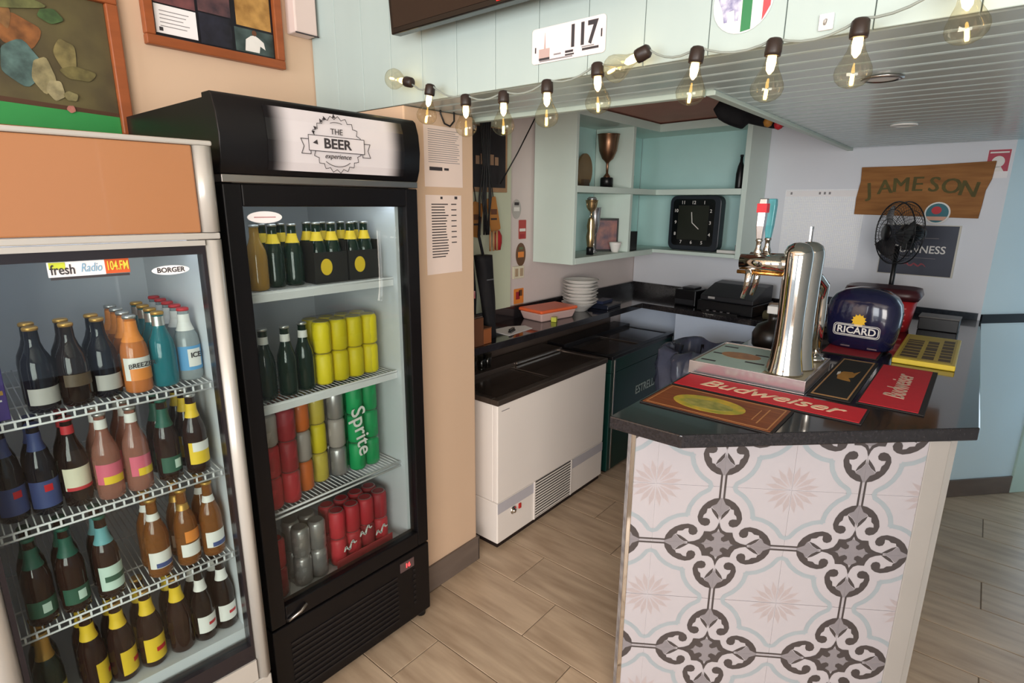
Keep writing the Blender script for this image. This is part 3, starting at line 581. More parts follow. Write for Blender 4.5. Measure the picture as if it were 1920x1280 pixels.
# ------------------------------------------------------------------ chest coolers
ch = thing('chest_cooler', 'white chest cooler with louvred grille and red switch', 'chest cooler', (1.925, 1.69, 0))
w, dp, ht = 1.03, .50, .82; CW = mat('cooler_white', '#e8e0da', .35, var=.04, scale=2); CS = mat('cooler_side', '#d8d8de', .3, var=.04); DST = mat('dark_steel', '#6a5e57', .3, .7, var=.25, scale=5, stretch=(1, 8, 1))
mb = MB(); mb.box(.0, w, .0, dp, .03, .26); mb.box(0, w, 0, .03, .262, ht-.03); mb.box(0, .03, .03, dp, .262, ht-.03); mb.box(w-.03, w, .03, dp, .262, ht-.03); mb.box(.03, w-.03, dp-.03, dp, .262, ht-.03); mb.obj('body', CW, ch, bevel=.005)
MB().box(.012, w-.012, .012, dp-.02, .001, .0295).obj('kick_base', mat('black_base', '#1d1212', .5, var=.2), ch)
MB().box(.002, w-.002, -.0015, 0, .20, .258).obj('trim_band', mat('grey_band', '#b9b6bd', .3, var=.05), ch)
mb = MB(); mb.box(-.006, w+.004, -.008, .035, ht-.029, ht); mb.box(-.006, w+.004, dp-.16, dp+.004, ht-.029, ht+.012); mb.box(-.006, .03, .035, dp-.16, ht-.029, ht); mb.box(w-.03, w+.004, .035, dp-.16, ht-.029, ht); mb.obj('steel_rim', DST, ch, bevel=.003)
for i, (a_, b_, zz) in enumerate(((.031, .53, ht-.020), (.50, w-.031, ht-.012))):
    ld = MB().box(a_, b_, .036, dp-.162, zz, zz+.006).obj('sliding_lid', mat('smoked_lid', '#463d38', .18, var=.25, scale=4, coat=.4), ch)
    MB().box(a_+.01, b_-.01, .037, .045, zz+.0062, zz+.010).obj('lid_handle', DST, ld)
MB().box(.55, w-.035, dp-.172, dp-.166, ht-.0, ht+.011).obj('lid_rail', CHROME, ch)
mb = MB(); MB().box(.312, .662, -.002, -.0016, .04, .262).obj('grille_recess', mat('grille_dark', '#2d2624', .6, var=.2), ch)
for k in range(13): z_ = .05+k*.0168; mb.box(.312, .662, -.005, -.0022, z_-.0036, z_+.0036)
mb.box(.302, .312, -.006, -.0016, .035, .266); mb.box(.662, .672, -.006, -.0016, .035, .266)
g3 = mb.obj('grille', CW, ch); g3['kind'] = 'stuff'
kb = MB().lathe([(.022, 0), (.022, .003), (.012, .004), (.011, .016), (.004, .017)], 20, (0, 0, 0), 0, T(.125, -.0016, .175) @ Matrix.Rotation(R(90), 4, 'X')).obj('thermostat_knob', CHROME, ch)
MB().box(.168, .186, -.008, -.0016, .165, .192).obj('power_switch', m_('switch_red', '#c22e2a'), ch)
MB().box(.03, .09, -.001, 0, ht-.066, ht-.062).obj('maker_print', INKL, ch)
gc = thing('green_chest_cooler', 'dark green chest cooler with pale lettering on its front', 'chest cooler', (3.02, 1.69, 0))
GRN = mat('bottle_green', '#123832', .3, var=.15); w = .90
mb = MB(); mb.box(.0, w, .0, dp, .02, .70); mb.box(0, w, 0, .03, .702, .79); mb.box(0, .03, .03, dp, .702, .79); mb.box(w-.03, w, .03, dp, .702, .79); mb.obj('body', GRN, gc, bevel=.004)
MB().box(.02, w-.02, .02, dp-.02, .001, .0195).obj('kick_base', BLACK, gc)
mb = MB(); mb.box(-.004, w, -.008, .04, .791, .815); mb.box(-.004, w, dp-.14, dp+.004, .791, .835); mb.box(-.004, .03, .04, dp-.14, .791, .815); mb.box(w-.03, w, .04, dp-.14, .791, .815); mb.obj('rim', mat('black_rim', '#191719', .25, var=.2), gc, bevel=.003)
for i, (a_, b_, zz) in enumerate(((.031, .48, .797), (.45, w-.031, .805))): MB().box(a_, b_, .041, dp-.142, zz, zz+.006).obj('sliding_lid', MATS['smoked_lid'], gc)
MB().box(.03, .045, -.006, -.0005, .03, .785).obj('edge_strip', STEEL, gc, bevel=.002)
text('ESTRELLA', .085, mat('pale_green_print', '#c9d6cf', .5, var=.05), gc, T(.345, -.002, .50) @ FRONT @ Matrix.Rotation(R(0), 4, 'Z'), .004, sx=.9, align='LEFT')
MB().box(.30, .36, -.002, -.0005, .20, .245).obj('orange_label', m_('cooler_orange', '#cf8f3a'), gc); MB().lathe([(.018, 0), (.018, .008), (.010, .012)], 16, (0, 0, 0), 0, T(.25, -.0005, .28) @ Matrix.Rotation(R(90), 4, 'X')).obj('knob', BLACK, gc)

# ------------------------------------------------------------------ bin with dark bag behind the bar
bn = thing('waste_bin', 'waste bin lined with a crumpled dark grey plastic bag behind the bar', 'bin', (3.13, 1.13, 0))
MB().lathe([(.15, .001), (.20, .90), (.205, .92), (.195, .92), (.145, .02)], 28, cap=False).obj('bin', BLACK, bn)
mb = MB(); rings = []
prof = [(.245, .60), (.262, .72), (.272, .83), (.262, .92), (.225, .95), (.190, .94), (.175, .80), (.16, .6)]
for k, (r, z) in enumerate(prof):
    rings.append([((r+(.024 if k < 5 else .006)*math.sin(11*a+z*9)+.009*math.sin(23*a-z*30))*math.cos(a), (r+(.024 if k < 5 else .006)*math.sin(11*a+z*9)+.009*math.sin(17*a+z*20))*math.sin(a), z+.018*math.sin(5*a+k)) for a in [2*math.pi*i/96 for i in range(96)]])
mb.loft(rings, 0, False); mb.obj('bag', mat('dark_bag', '#565a6e', .22, var=.3, scale=10, bump=.5), bn)

# ------------------------------------------------------------------ corner shelf unit
su = thing('corner_shelf_unit', 'mint green open shelf unit wrapped round the wall corner', 'shelf unit', (0, 0, 0))
ya, yb = 1.97, 2.285; zs = ((1.375, 1.415), (1.82, 1.86), (2.27, 2.325))
xi = w2o(ya, .30)[0]; xj = w2o(yb, .30)[0]
MB().box(2.955, 2.985, ya, yb, 1.375, 2.325).obj('side_panel', MINT, su, bevel=.002)
for z0, z1 in zs: MB().prism([(2.9855, ya), (xi-.001, ya), (xj-.001, yb), (2.9855, yb)], z0, z1).obj('shelf', MINT, su, bevel=.002)
for z0, z1 in ((1.4155, 1.8195), (1.8605, 2.2695)): MB().box(3.665, 3.70, ya+.002, yb-.012, z0, z1).obj('divider', MINT, su, bevel=.002)
for z0, z1 in ((1.416, 1.8195), (1.8605, 2.2695)):
    MB().box(2.986, 3.664, yb-.011, yb, z0, z1).obj('back_panel', TEALIN, su); MB().prism([(3.701, yb-.011), (w2o(yb-.011, .02)[0], yb-.011), (w2o(yb, .02)[0], yb), (3.701, yb)], z0, z1).obj('back_panel', TEALIN, su)
    MB().prism([w2o(1.29, .003), w2o(yb-.013, .003), w2o(yb-.013, .015), w2o(1.29, .015)], z0, z1).obj('back_panel', TEALIN, su)
for z0, z1 in zs: MB().prism([w2o(1.281, .003), w2o(1.281, .30), (xi, ya), (xj, yb), w2o(yb, .003)], z0 if z0 > 1.4 else 1.39, z1).obj('shelf', MINT, su, bevel=.002)
MB().prism([w2o(1.245, .003), w2o(1.245, .30), w2o(1.28, .30), w2o(1.28, .003)], 1.385, 2.325).obj('side_panel', MINT, su, bevel=.002)

# things on the shelves
def on_shelf(px, py, y): return ony(px, py, y)
COP = mat('aged_copper', '#8d6a52', .3, .85, var=.25, scale=10); GLD = mat('gold_metal', '#cdb083', .25, .9, var=.15); SLV = mat('silver_metal', '#cfcfd2', .2, .9, var=.1)
def cup_prof(r, h): return [(.35*r, 0), (.35*r, .02*h), (.12*r, .1*h), (.13*r, .32*h), (.2*r, .36*h), (.55*r, .44*h), (.86*r, .62*h), (.95*r, .8*h), (1.05*r, .98*h), (1.1*r, h), (1.0*r, h), (.88*r, .8*h), (.5*r, .5*h)]
def trophy(label, x, y, z, r, h, bh, m, handles=True, bm_=None):
    t = thing('trophy', label, 'trophy', (x, y, z)); MB().lathe([(.62*r, 0), (.62*r, bh*.9), (.55*r, bh)], 24).obj('base', bm_ or BLACK, t)
    c_ = MB().lathe([(a, b+bh) for a, b in cup_prof(r, h)], 28, cap=False).obj('cup', m, t)
    if handles:
        for s in (-1, 1): MB().tube([(s*(.55*r), 0, bh+.45*h), (s*1.2*r, 0, bh+.55*h), (s*1.45*r, 0, bh+.75*h), (s*1.35*r, 0, bh+.92*h), (s*1.02*r, 0, bh+.95*h)], .05*r, 7).obj('handle', m, t)
    return t
p = ony(1137, 348, 2.10); trophy('large copper trophy cup on a black plinth, upper shelf', p.x, 2.10, 1.8605, .072, .285, .07, COP, False)
p = ony(1103, 475, 2.06); t = trophy('tall gold column trophy with marble foot, lower shelf', p.x-.005, 2.045, 1.4155, .04, .12, .05, GLD)
for ch_ in list(t.children):
    if ch_.name.startswith(('cup', 'handle')): ch_.location.z = .19
MB().lathe([(.018, .05), (.022, .06), (.03, .12), (.022, .16), (.028, .19), (.02, .235), (.02, .2395)], 18).obj('column', GLD, t); MB().lathe([(.03, .3605), (.036, .367), (.02, .38)], 16).obj('lid', SLV, t)
p = ony(1118, 472, 2.07); trophy('slim silver two-handled trophy beside the gold column', p.x+.01, 2.10, 1.4155, .042, .30, .012, SLV, True, SLV)
p = ony(1100, 345, 2.14); t = thing('award_plaque', 'round wooden award plaque beside the copper trophy', 'plaque', (p.x, 2.16, 1.8605)); mb = MB(); disk(mb, 0, .11, .085, .11, -.008, .008); mb.obj('disc', mat('plaque_wood', '#8a7352', .4, var=.3, scale=6), t); MB().box(-.05, .02, -.03, .02, 0, .05).obj('stand', mat('plaque_base', '#5b4a3a', .5, var=.2), t)
p = ony(1094, 250, 2.03); t = thing('glass_vase', 'slim glass trophy standing behind the left shelf post', 'vase', (3.035, 2.05, 1.8605)); MB().lathe([(.022, 0), (.022, .06), (.012, .12), (.018, .25), (.035, .33), (.03, .33), (.014, .25)], 20, cap=False).obj('vessel', mat('cut_glass', '#d7dcda', .1, var=.1, trans=.4), t); MB().lathe([(.03, .3302), (.022, .34)], 16).obj('dark_lid', BLACK, t)
p = ony(1138, 472, 2.10); t = thing('photo_frame', 'small dark framed photograph leaning on the lower shelf', 'photo frame', (ony(1141, 450, 2.15).x-.10, 2.11, 1.4155), R(-48)); MB().box(-.085, .085, 0, .014, .002, .235).obj('frame', BLACK, t, bevel=.002)
MB().box(-.072, .072, -.001, 0, .016, .22).obj('photograph', mat('photo_print', '#3b3a52', .3, var=.8, scale=14, col2='#a56d5f'), t)
p = ony(1152, 475, 2.02); t = thing('coffee_cup', 'small white cup in front of the framed photograph', 'cup', (ony(1153, 468, 2.03).x, 2.03, 1.4155)); MB().lathe([(.022, 0), (.028, .01), (.042, .055), (.045, .07), (.041, .07), (.036, .05), (.02, .012)], 24, cap=False).obj('bowl', WHITE, t); MB().tube([(.04, 0, .055), (.062, 0, .05), (.06, 0, .03), (.034, 0, .022)], .005, 7).obj('handle', WHITE, t)
t = thing('tealight_glass', 'small clear glass with a white candle, upper right shelf', 'glass', (3.80, 2.06, 1.8605)); MB().lathe([(.03, 0), (.032, .01), (.034, .09), (.031, .09), (.029, .012)], 20, cap=False).obj('glass', CLEAR, t); MB().lathe([(.018, .012), (.018, .075)], 16).obj('candle', WHITE, t)
t = thing('gift_bag', 'small black box with silver wire loop on lower shelf', 'box', (3.80, 2.05, 1.4155)); MB().box(-.06, .06, -.05, .05, 0, .14).obj('box', BLACK, t, bevel=.003); MB().tube([(-.02, 0, .14), (-.02, 0, .2), (.0, 0, .225), (.02, 0, .2), (.02, 0, .14)], .002, 6).obj('wire_loop', SLV, t)
# square wall clock standing on the right-hand lower shelf
def w2thing(name, label, cat, y, z, off=0, group=None): return thing(name, label, cat, w2(y, z, off), W2R, group)
t = w2thing('square_clock', 'black rounded square clock with white numerals on the shelf', 'clock', 1.665, 1.4155, .16)
mb = MB(); poly(mb, rrect(-.205, .205, .0, .40, .05), -.035, .035); c_ = mb.obj('case', mat('clock_case', '#2b3038', .35, var=.15), t, bevel=.006)
mb = MB(); poly(mb, rrect(-.175, .16, .035, .375, .03), -.0375, -.0355); mb.obj('face', mat('clock_face', '#0d0e10', .25, var=.1), t)
MB().box(-.13, .115, -.0385, -.0376, .08, .33).obj('dial', mat('clock_dial', '#2b2d26', .3, var=.2), t)
for k in range(12):
    a = R(90-30*(k+1)); m_x = max(-.14, min(.14, .17*math.cos(a)))-.008; m_z = .205+max(-.145, min(.145, .17*math.sin(a))); text(str(k+1), .034, WHTL, t, T(m_x, -.0385, m_z) @ FRONT, .01, name='numeral')
mb = MB(); stroke(mb, [(-.01, .205), (-.02, .28)], .006, -.0405, -.0395); stroke(mb, [(-.01, .205), (.045, .16)], .006, -.0415, -.0406); mb.obj('hands', WHTL, t)
t = w2thing('white_charger', 'flat white charger dock beside the black clock', 'charger', 1.385, 1.4155, .2); MB().box(-.06, .08, -.04, .04, 0, .022).obj('body', WHITE, t, bevel=.004); MB().box(.06, .08, -.01, .01, .0225, .06).obj('pin', INKL, t)
t = w2thing('black_bottle', 'black slim bottle against the right end of upper shelf', 'bottle', 1.345, 1.8605, .2); MB().lathe([(.026, 0), (.028, .01), (.028, .1), (.02, .15), (.01, .18), (.009, .21)], 18).obj('body', BLACK, t); MB().lathe([(.011, .2105), (.011, .225)], 12).obj('cap', BLACK, t)

# ------------------------------------------------------------------ on the back counter
z = cz+.0005
p = onz(1010, 598, z)
t = thing('food_box', 'clear food box with bright orange lid on back counter', 'food box', (2.93, 2.13, z), R(-8))
MB().loft([[(sx*a, sy*b, zz) for sx, sy in ((-1, -1), (1, -1), (1, 1), (-1, 1))] for a, b, zz in ((.145, .085, 0), (.165, .10, .055))], 0, True, False).obj('tub', mat('pale_tub', '#d9b9b4', .3, var=.1), t, bevel=.008)
MB().box(-.172, .172, -.107, .107, .0555, .078).obj('lid', mat('orange_lid', '#ee6b3d', .35, var=.06), t, bevel=.01)
t0 = Vector((3.28, 2.115, z)); bme_ = MB().lathe([(.048, 0), (.054, .003), (.118, .062), (.125, .064), (.12, .060), (.05, .006)], 36, cap=False).mesh('bowl_shell', WHITE); bft = MB().lathe([(.042, .0), (.042, .0015)], 24).mesh('foot', WHITE)
for k in range(8):
    o_ = thing('bowl', 'white bowl, '+['bottom one', 'second from bottom', 'third from bottom', 'fourth from bottom', 'fifth from bottom', 'third from top', 'second from top', 'topmost'][k]+' of the stack on back counter', 'bowl', t0+Vector((.004*math.sin(k*2), .004*math.cos(k*3), .0225*k)), 0, 'stacked white bowls')
    link('shell', bme_, o_); link('foot', bft, o_)
t = thing('card_tray', 'dark blue shallow tray with steel edge beside the bowls', 'tray', (3.53, 2.06, z), R(5)); MB().box(-.11, .11, -.08, .08, 0, .03).obj('tray', mat('navy_plastic', '#1c2130', .3, var=.2), t, bevel=.004); MB().box(-.112, .112, -.084, -.081, .02, .032).obj('edge', STEEL, t); MB().box(-.07, .09, -.02, .06, .0302, .05).obj('booklet', mat('navy_cover', '#2a3350', .4, var=.1), t)
t = tag(MB().prism([(0, 0), (.24, .02), (.27, .1), (.18, .16), (.02, .17)], 0, .002).obj('paper_sheet', PAPER, None, (2.36, 1.985, z)), 'loose white paper sheet on the back counter', 'paper')
t = thing('stapler', 'small black stapler lying on the paper sheet', 'stapler', (2.41, 2.01, z+.0023), R(20)); MB().box(0, .07, 0, .022, 0, .012).obj('base', BLACK, t, bevel=.003); MB().box(0, .065, .003, .019, .0125, .022).obj('arm', BLACK, t, bevel=.003)
p = onz(1039, 603, z); t = thing('yellow_cube', 'small lime yellow plastic tub on back counter', 'tub', p, R(20)); MB().box(-.017, .017, -.017, .017, 0, .026).obj('tub', mat('lime_plastic', '#c9cf4d', .4, var=.1), t, bevel=.003); MB().box(-.018, .018, -.018, .018, .0262, .031).obj('lid', mat('lime_lid', '#d9dc7a', .4, var=.1), t, bevel=.002)
# dark clutter beside the pillar
BLKC = mat('black_cloth', '#16151a', .75, var=.3, scale=12, bump=.3); BRN = mat('brown_card', '#6e4630', .6, var=.2); BRO = mat('orange_card', '#9a5a33', .6, var=.15)
def at(px, py, y): return ony(px, py, y)
q = at(925, 640, 2.02); t = thing('tall_black_bag', 'tall slim black umbrella bag leaning in the corner by the pillar', 'bag', (q.x, 2.04, z))
mb = MB(); rings = []
for k in range(15):
    zz = .46*k/14; r = .034+.022*(zz/.46); cxx = -.06*(zz/.46)**1.2; rings.append([(cxx+(r+.004*math.sin(3*a+zz*20))*math.cos(a), (r*.8+.004*math.sin(5*a+zz*16))*math.sin(a), zz) for a in [2*math.pi*i/20 for i in range(20)]])
mb.loft(rings); mb.obj('body', BLKC, t); MB().box(-.085, -.03, -.050, -.044, .33, .337).obj('silver_clip', SLV, t); MB().tube([(-.06, 0, .46), (-.07, .02, .56), (-.06, .02, .66)], .008, 7).obj('strap', BLKC, t)
x0 = at(895, 640, 1.98).x
t = thing('brown_box', 'tall brown cardboard box beside the pillar', 'box', (x0-.01, 1.985, z)); MB().box(-.05, .022, -.04, .04, 0, .15).obj('carton', BRN, t, bevel=.002); MB().box(-.05, .026, -.03, .05, .1505, .155).obj('flap', mat('grey_flap', '#6b5d55', .6, var=.1), t)
t = thing('orange_box', 'small orange-brown box in front of the black bag', 'box', (x0+.055, 1.985, z)); MB().box(-.03, .03, -.03, .03, 0, .08).obj('carton', BRO, t, bevel=.002); MB().box(-.031, .031, -.031, .031, .0803, .086).obj('lid', BRN, t)
t = thing('black_speaker', 'black tapered speaker box standing behind the brown box', 'speaker', (x0+.0, 2.10, z)); mb = MB(); mb.loft([[(sx*a, sy*b, zz) for sx, sy in ((-1, -1), (1, -1), (1, 1), (-1, 1))] for a, b, zz in ((.06, .05, 0), (.07, .055, .25), (.055, .045, .47))], 0, True, False); mb.obj('cabinet', BLKC, t, bevel=.006); MB().box(.02, .05, -.060, -.0555, .235, .275).obj('red_sticker', mat('sticker_red', '#c73a4a', .5, var=.3, col2='#e8e0e0'), t)
xp = at(958, 400, 2.255).x
gp = struct(MB().box(1.83, xp, 2.255, 2.298, cz+.09, 2.30).obj('wall_panel', mat('pale_green_panel', '#cfd6bd', .7, var=.05)))
xa, xb, za, zb_ = at(882, 300, 2.25).x, at(947, 300, 2.25).x, at(915, 360, 2.25).z, at(915, 238, 2.25).z
t = thing('framed_board', 'dark framed picture board hung high beside the pillar', 'picture', (xa, 2.2535, za)); w_, h_ = xb-xa, zb_-za
MB().box(-.05, w_, -.022, 0, 0, h_).obj('frame', mat('tan_frame', '#b7906a', .5, var=.15), t, bevel=.003); MB().box(-.045, w_-.02, -.0245, -.0222, .025, h_-.005).obj('dark_print', mat('dark_poster', '#241d1f', .4, var=.4, scale=9), t)
for i in range(5): MB().box(.02+.04*i, .05+.04*i, -.0256, -.0246, h_*.42, h_*.42+.045+.012*(i % 2)).obj('pale_letter', mat('pale_tan', '#a8876b', .6, var=.1), t)
for i, (px, py, a) in enumerate(((893, 412, 12), (925, 402, -14))):
    q = at(px, py, 2.19-.02*i); t = thing('orange_tag', ('left' if i == 0 else 'right')+' orange card tag hanging below the dark picture board', 'tag', q); mb = MB(); poly(mb, rrect(-.04, .04, -.095, .095, .01), -.003, .003); o_ = mb.obj('card', mat('amber_card', '#c0813c', .5, var=.15), t); MB().box(-.025, .025, -.0055, -.0045, -.03, -.02).obj('print', INK, t); MB().box(-.025, .025, -.0055, -.0045, .0, .03).obj('print', BRN, t); o_.rotation_euler = (0, R(a), 0)
    MB().tube([(0, 0, .085), (.01, .02, .15), (.0, .03, .22)], .003, 6).obj('string', BLK, t)
q = at(905, 440, 2.12); t = thing('cable_bundle', 'bundle of black cords hanging down over the dark board', 'cable', q)
for i in range(6):
    x = -.045+.018*i; MB().tube([(x+.02*math.sin(i), -.02, 0), (x+.02*math.sin(i*2), -.02, .2), (x*.5+.02, -.01, .38), (x*.3+.01*i, 0, .60), (x+.02, .0, .72)], .0055, 6).obj('cord', BLK, t)
q = at(933, 452, 2.14); t = thing('red_cloth', 'bright red rag stuffed above the black bag', 'cloth', q); MB().loft([[(r*math.cos(a)*(1+.2*math.sin(3*a+zz*60)), .6*r*math.sin(a), zz) for a in [2*math.pi*i/14 for i in range(14)]] for r, zz in ((.02, -.05), (.032, -.01), (.03, .03), (.012, .06))]).obj('rag', mat('red_rag', '#b9242b', .7, var=.2), t)
for i in range(3): MB().tube([(-.085+.028*i, -.02, -.05), (-.085+.028*i, -.02, .06)], .007, 6).obj('wooden_handle', mat('pale_wood', '#b98d63', .5, var=.2), t)
q0, q1 = at(938, 345, 2.22), at(1003, 222, 2.1); tag(MB().tube([tuple(q0), tuple((q0+q1)/2+Vector((0, 0, -.01))), tuple(q1)], .004, 6).obj('wall_cable', BLK), 'dark cable running diagonally up the rear wall', 'cable')
# stickers and switch on the rear wall
def sticker(label, x, zz, w_, h_, m, prints, roundish=False):
    t = thing('sticker', label, 'sticker', (x, 2.299, zz)); mb = MB()
    if roundish: disk(mb, 0, 0, w_/2, h_/2, -.002, -.0004)
    else: poly(mb, rrect(-w_/2, w_/2, -h_/2, h_/2, .006), -.002, -.0004)
    mb.obj('backing', m, t)
    for (a0, a1, b0, b1, mm) in prints: MB().box(a0*w_, a1*w_, -.003, -.0021, b0*h_, b1*h_).obj('print', mm, t)
q = ony(968, 392, 2.3); sticker('round grey sticker highest on the rear wall', q.x, q.z, .09, .12, DGR, [(-.3, .3, -.1, .1, WHTL), (-.25, .25, .2, .35, INK)], True)
q = ony(979, 430, 2.3); sticker('tall red sticker on the rear wall left of shelves', q.x, q.z, .075, .12, m_('brick_red', '#b4453f'), [(-.4, .4, -.1, .05, WHTL), (-.3, .3, -.45, -.25, DKR)])
q = ony(976, 477, 2.3); sticker('round brown beer badge sticker on the rear wall', q.x, q.z, .10, .15, m_('badge_brown', '#6b4a33'), [(-.3, .3, -.12, .12, ORL), (-.2, .2, .22, .32, m_('olive', '#5d6b45'))], True)
q = ony(972, 552, 2.3); sticker('orange and red paper scrap low on the rear wall', q.x, q.z-.01, .10, .10, ORL, [(-.3, .1, -.2, .3, DKR), (.0, .35, .0, .4, BRN)])
t = thing('wall_socket', 'cream double wall switch below the round badge sticker', 'switch', (ony(970, 510, 2.3).x, 2.299, ony(970, 510, 2.3).z)); MB().box(-.055, .055, -.012, -.0005, -.04, .04).obj('plate', CREML, t, bevel=.003)
for s in (-1, 1): MB().box(s*.025-.014, s*.025+.014, -.0155, -.0121, -.025, .025).obj('rocker', mat('beige_rocker', '#b9a184', .5, var=.1), t)
# terminals by the far wall
t = w2thing('card_terminal', 'small black card printer left of the cash register', 'printer', 1.60, z, .26); MB().box(-.085, .085, -.09, .09, 0, .12).obj('body', BLACK, t, bevel=.008); MB().box(-.075, .075, -.1, -.0905, .015, .05).obj('drawer', mat('charcoal', '#2a2a2e', .4, var=.15), t); MB().box(-.05, .05, -.05, .06, .1205, .135).obj('cover', MATS['charcoal'], t, bevel=.004)
t = w2thing('cash_register', 'black cash register with angled keypad on back counter', 'cash register', 1.26, z, .26); MB().box(-.20, .20, -.17, .17, 0, .075).obj('drawer', BLACK, t, bevel=.006); mb = MB(); mb.loft([[(x, y, zz) for y, zz in ((-.15, .076), (.16, .076), (.16, .19), (.05, .18), (-.15, .11))] for x in (-.19, .19)], 0, True, False); mb.obj('housing', MATS['charcoal'], t, bevel=.006)
MB().box(-.13, -.08, -.152, -.149, .09, .105).obj('badge', DGR, t); MB().box(-.05, .17, -.1, .03, .0, .004).obj('keypad', mat('key_grey', '#5c5a5c', .5, var=.3, scale=60), t).rotation_euler = (R(19.5), 0, 0); t.children[-1].location = (0, .0, .1565)
t = w2thing('paper_roll_box', 'olive card roll lying in front of the cash register', 'paper roll', .935, z, .40); MB().tube([(-.06, 0, .03), (.11, 0, .03)], .03, 18).obj('roll', mat('olive_card', '#6f664a', .6, var=.15), t)
t = w2thing('wooden_roll', 'beige paper roll lying behind the beer tap', 'paper roll', .96, z, .20); MB().tube([(-.06, -.05, .045), (.06, .05, .045)], .045, 20).obj('roll', mat('kraft_paper', '#b39a84', .6, var=.12), t); MB().tube([(-.0605, -.0505, .045), (-.0602, -.05, .045)], .02, 14).obj('core', BRN, t)
t = w2thing('coin_tray', 'slim dark coin strip along the counter edge below the register', 'coin tray', 1.27, z, .46); MB().box(-.13, .13, -.014, .014, 0, .014).obj('tray', BLACK, t)
for k in range(4): MB().lathe([(.010, .0142), (.010, .018)], 14, (-.09+.05*k, 0, 0)).obj('coin_cup', INKL, t)

# shot glasses standing on the rear rim of the white chest cooler
gm = MB().lathe([(.020, 0), (.022, .003), (.026, .085), (.0235, .085), (.019, .012), (.001, .012)], 20, cap=False).mesh('vessel', pane_mat('shot_glass', '#e9ecea', 1.6)); gb_ = MB().lathe([(.019, .0), (.019, .0115)], 18).mesh('thick_base', pane_mat('glass_base', '#d5dad8', 1.6))
for i in range(4):
    o_ = thing('shot_glass', ['leftmost', 'second from left', 'third from left', 'rightmost'][i]+' clear glass on the back rim of the white chest cooler', 'glass', (2.10+.062*i, 2.075+.012*(i % 2), .8325), 0, 'glasses behind the pillar'); link('vessel', gm, o_); link('thick_base', gb_, o_)
# ------------------------------------------------------------------ on the bar: drip tray and beer tap
TOP = 1.1205
t = thing('drip_tray', 'stainless drip tray with printed mat under the beer tap', 'drip tray', (2.03, .39, TOP))
mb = MB(); mb.box(0, .39, 0, .41, 0, .004); mb.box(0, .008, 0, .41, .004, .05); mb.box(.382, .39, 0, .41, .004, .05); mb.box(.008, .382, 0, .008, .004, .05); mb.box(.008, .382, .402, .41, .004, .05); mb.obj('tray', mat('tray_steel', '#cfc9cc', .22, .9, var=.1, scale=3), t, bevel=.0015)
MB().box(.009, .381, .009, .401, .0042, .046).obj('insert', mat('insert_cream', '#c9bda2', .35, .4, var=.15, scale=5), t)
MB().box(.02, .37, .15, .395, .0462, .0478).obj('printed_mat', mat('mint_print', '#a9c4bd', .4, var=.1), t)
mb = MB(); mb.prism([(.20+.05*math.cos(a*.3142), .28+.075*math.sin(a*.3142)) for a in range(20)], .048, .0486); mb.obj('badge_print', mat('badge_orange', '#b57a3e', .4, var=.4, scale=30), t)
for i in range(5): MB().box(.05+.065*i, .065+.065*i, .17 if i % 2 else .33, .24 if i % 2 else .385, .048, .0485).obj('dark_print', INK, t)
t = thing('beer_tap', 'polished chrome twin-column beer tap with two handles', 'beer tap', (2.108, .48, TOP+.0464)); t.scale = (1, 1, 1.025)
col = [(.064, 0), (.064, .004), (.060, .015), (.053, .05), (.046, .11), (.044, .20), (.045, .32), (.047, .395), (.046, .415), (.038, .435), (.02, .446), (.0, .449)]
for i, (dx, dy) in enumerate(((0, 0), (.105, -.012))): MB().lathe(col, 36, (dx, dy, .002 if i == 0 else .001)).obj('column', CHROME, t)
GOLDB = mat('gold_band', '#d69a52', .2, .9, var=.1)
for dx in (0, .105):
    ar = MB().tube([(dx, .035, .375), (dx, .10, .375), (dx, .19, .375)], [.030, .028, .028], 20).obj('arm', CHROME, t); MB().tube([(dx, .045, .339), (dx, .20, .339)], .007, 10).obj('gold_trim', GOLDB, ar)
    MB().tube([(dx, .155, .36), (dx, .16, .30), (dx, .172, .245)], [.016, .012, .009], 14).obj('spout', CHROME, t)
    hb = MB().lathe([(.012, .40), (.016, .41), (.010, .425), (.009, .445), (.013, .45), (.008, .46)], 18, (dx, .135, 0)).obj('handle_stem', CHROME, t)
    mb = MB(); mb.loft([[(dx+sx*a, .135+sy*b+o_, zz) for sx, sy in ((-1, -1), (1, -1), (1, 1), (-1, 1))] for a, b, o_, zz in ((.010, .009, 0, .455), (.015, .013, 0, .50), (.017, .014, -.002, .57), (.014, .012, -.003, .592))], 0, True, False); h_ = mb.obj('tap_handle', SLV if dx == 0 else mat('aqua_handle', '#4fa2ad', .3, var=.1), t, bevel=.003)
    if dx == 0: MB().box(-.0175, .0165, .117, .150, .545, .575).obj('red_badge', RED, h_)
MB().tube([(.25, -.045, .002), (.25, -.045, .16), (.248, -.043, .24), (.23, -.047, .29), (.18, -.033, .32), (.12, -.016, .33)], .019, 16).obj('drain_pipe', CHROME, t)
MB().lathe([(.034, .0), (.034, .01), (.02, .02)], 20, (.25, -.045, .002)).obj('pipe_foot', CHROME, t)
mb = MB(); stroke(mb, [(.145, .44), (.145, .49)], .008, .0, .006); stroke(mb, [(.163, .44), (.163, .49)], .008, 0, .006); stroke(mb, [(.141, .494), (.167, .494)], .008, 0, .006); mb.obj('top_bracket', STEEL, t)
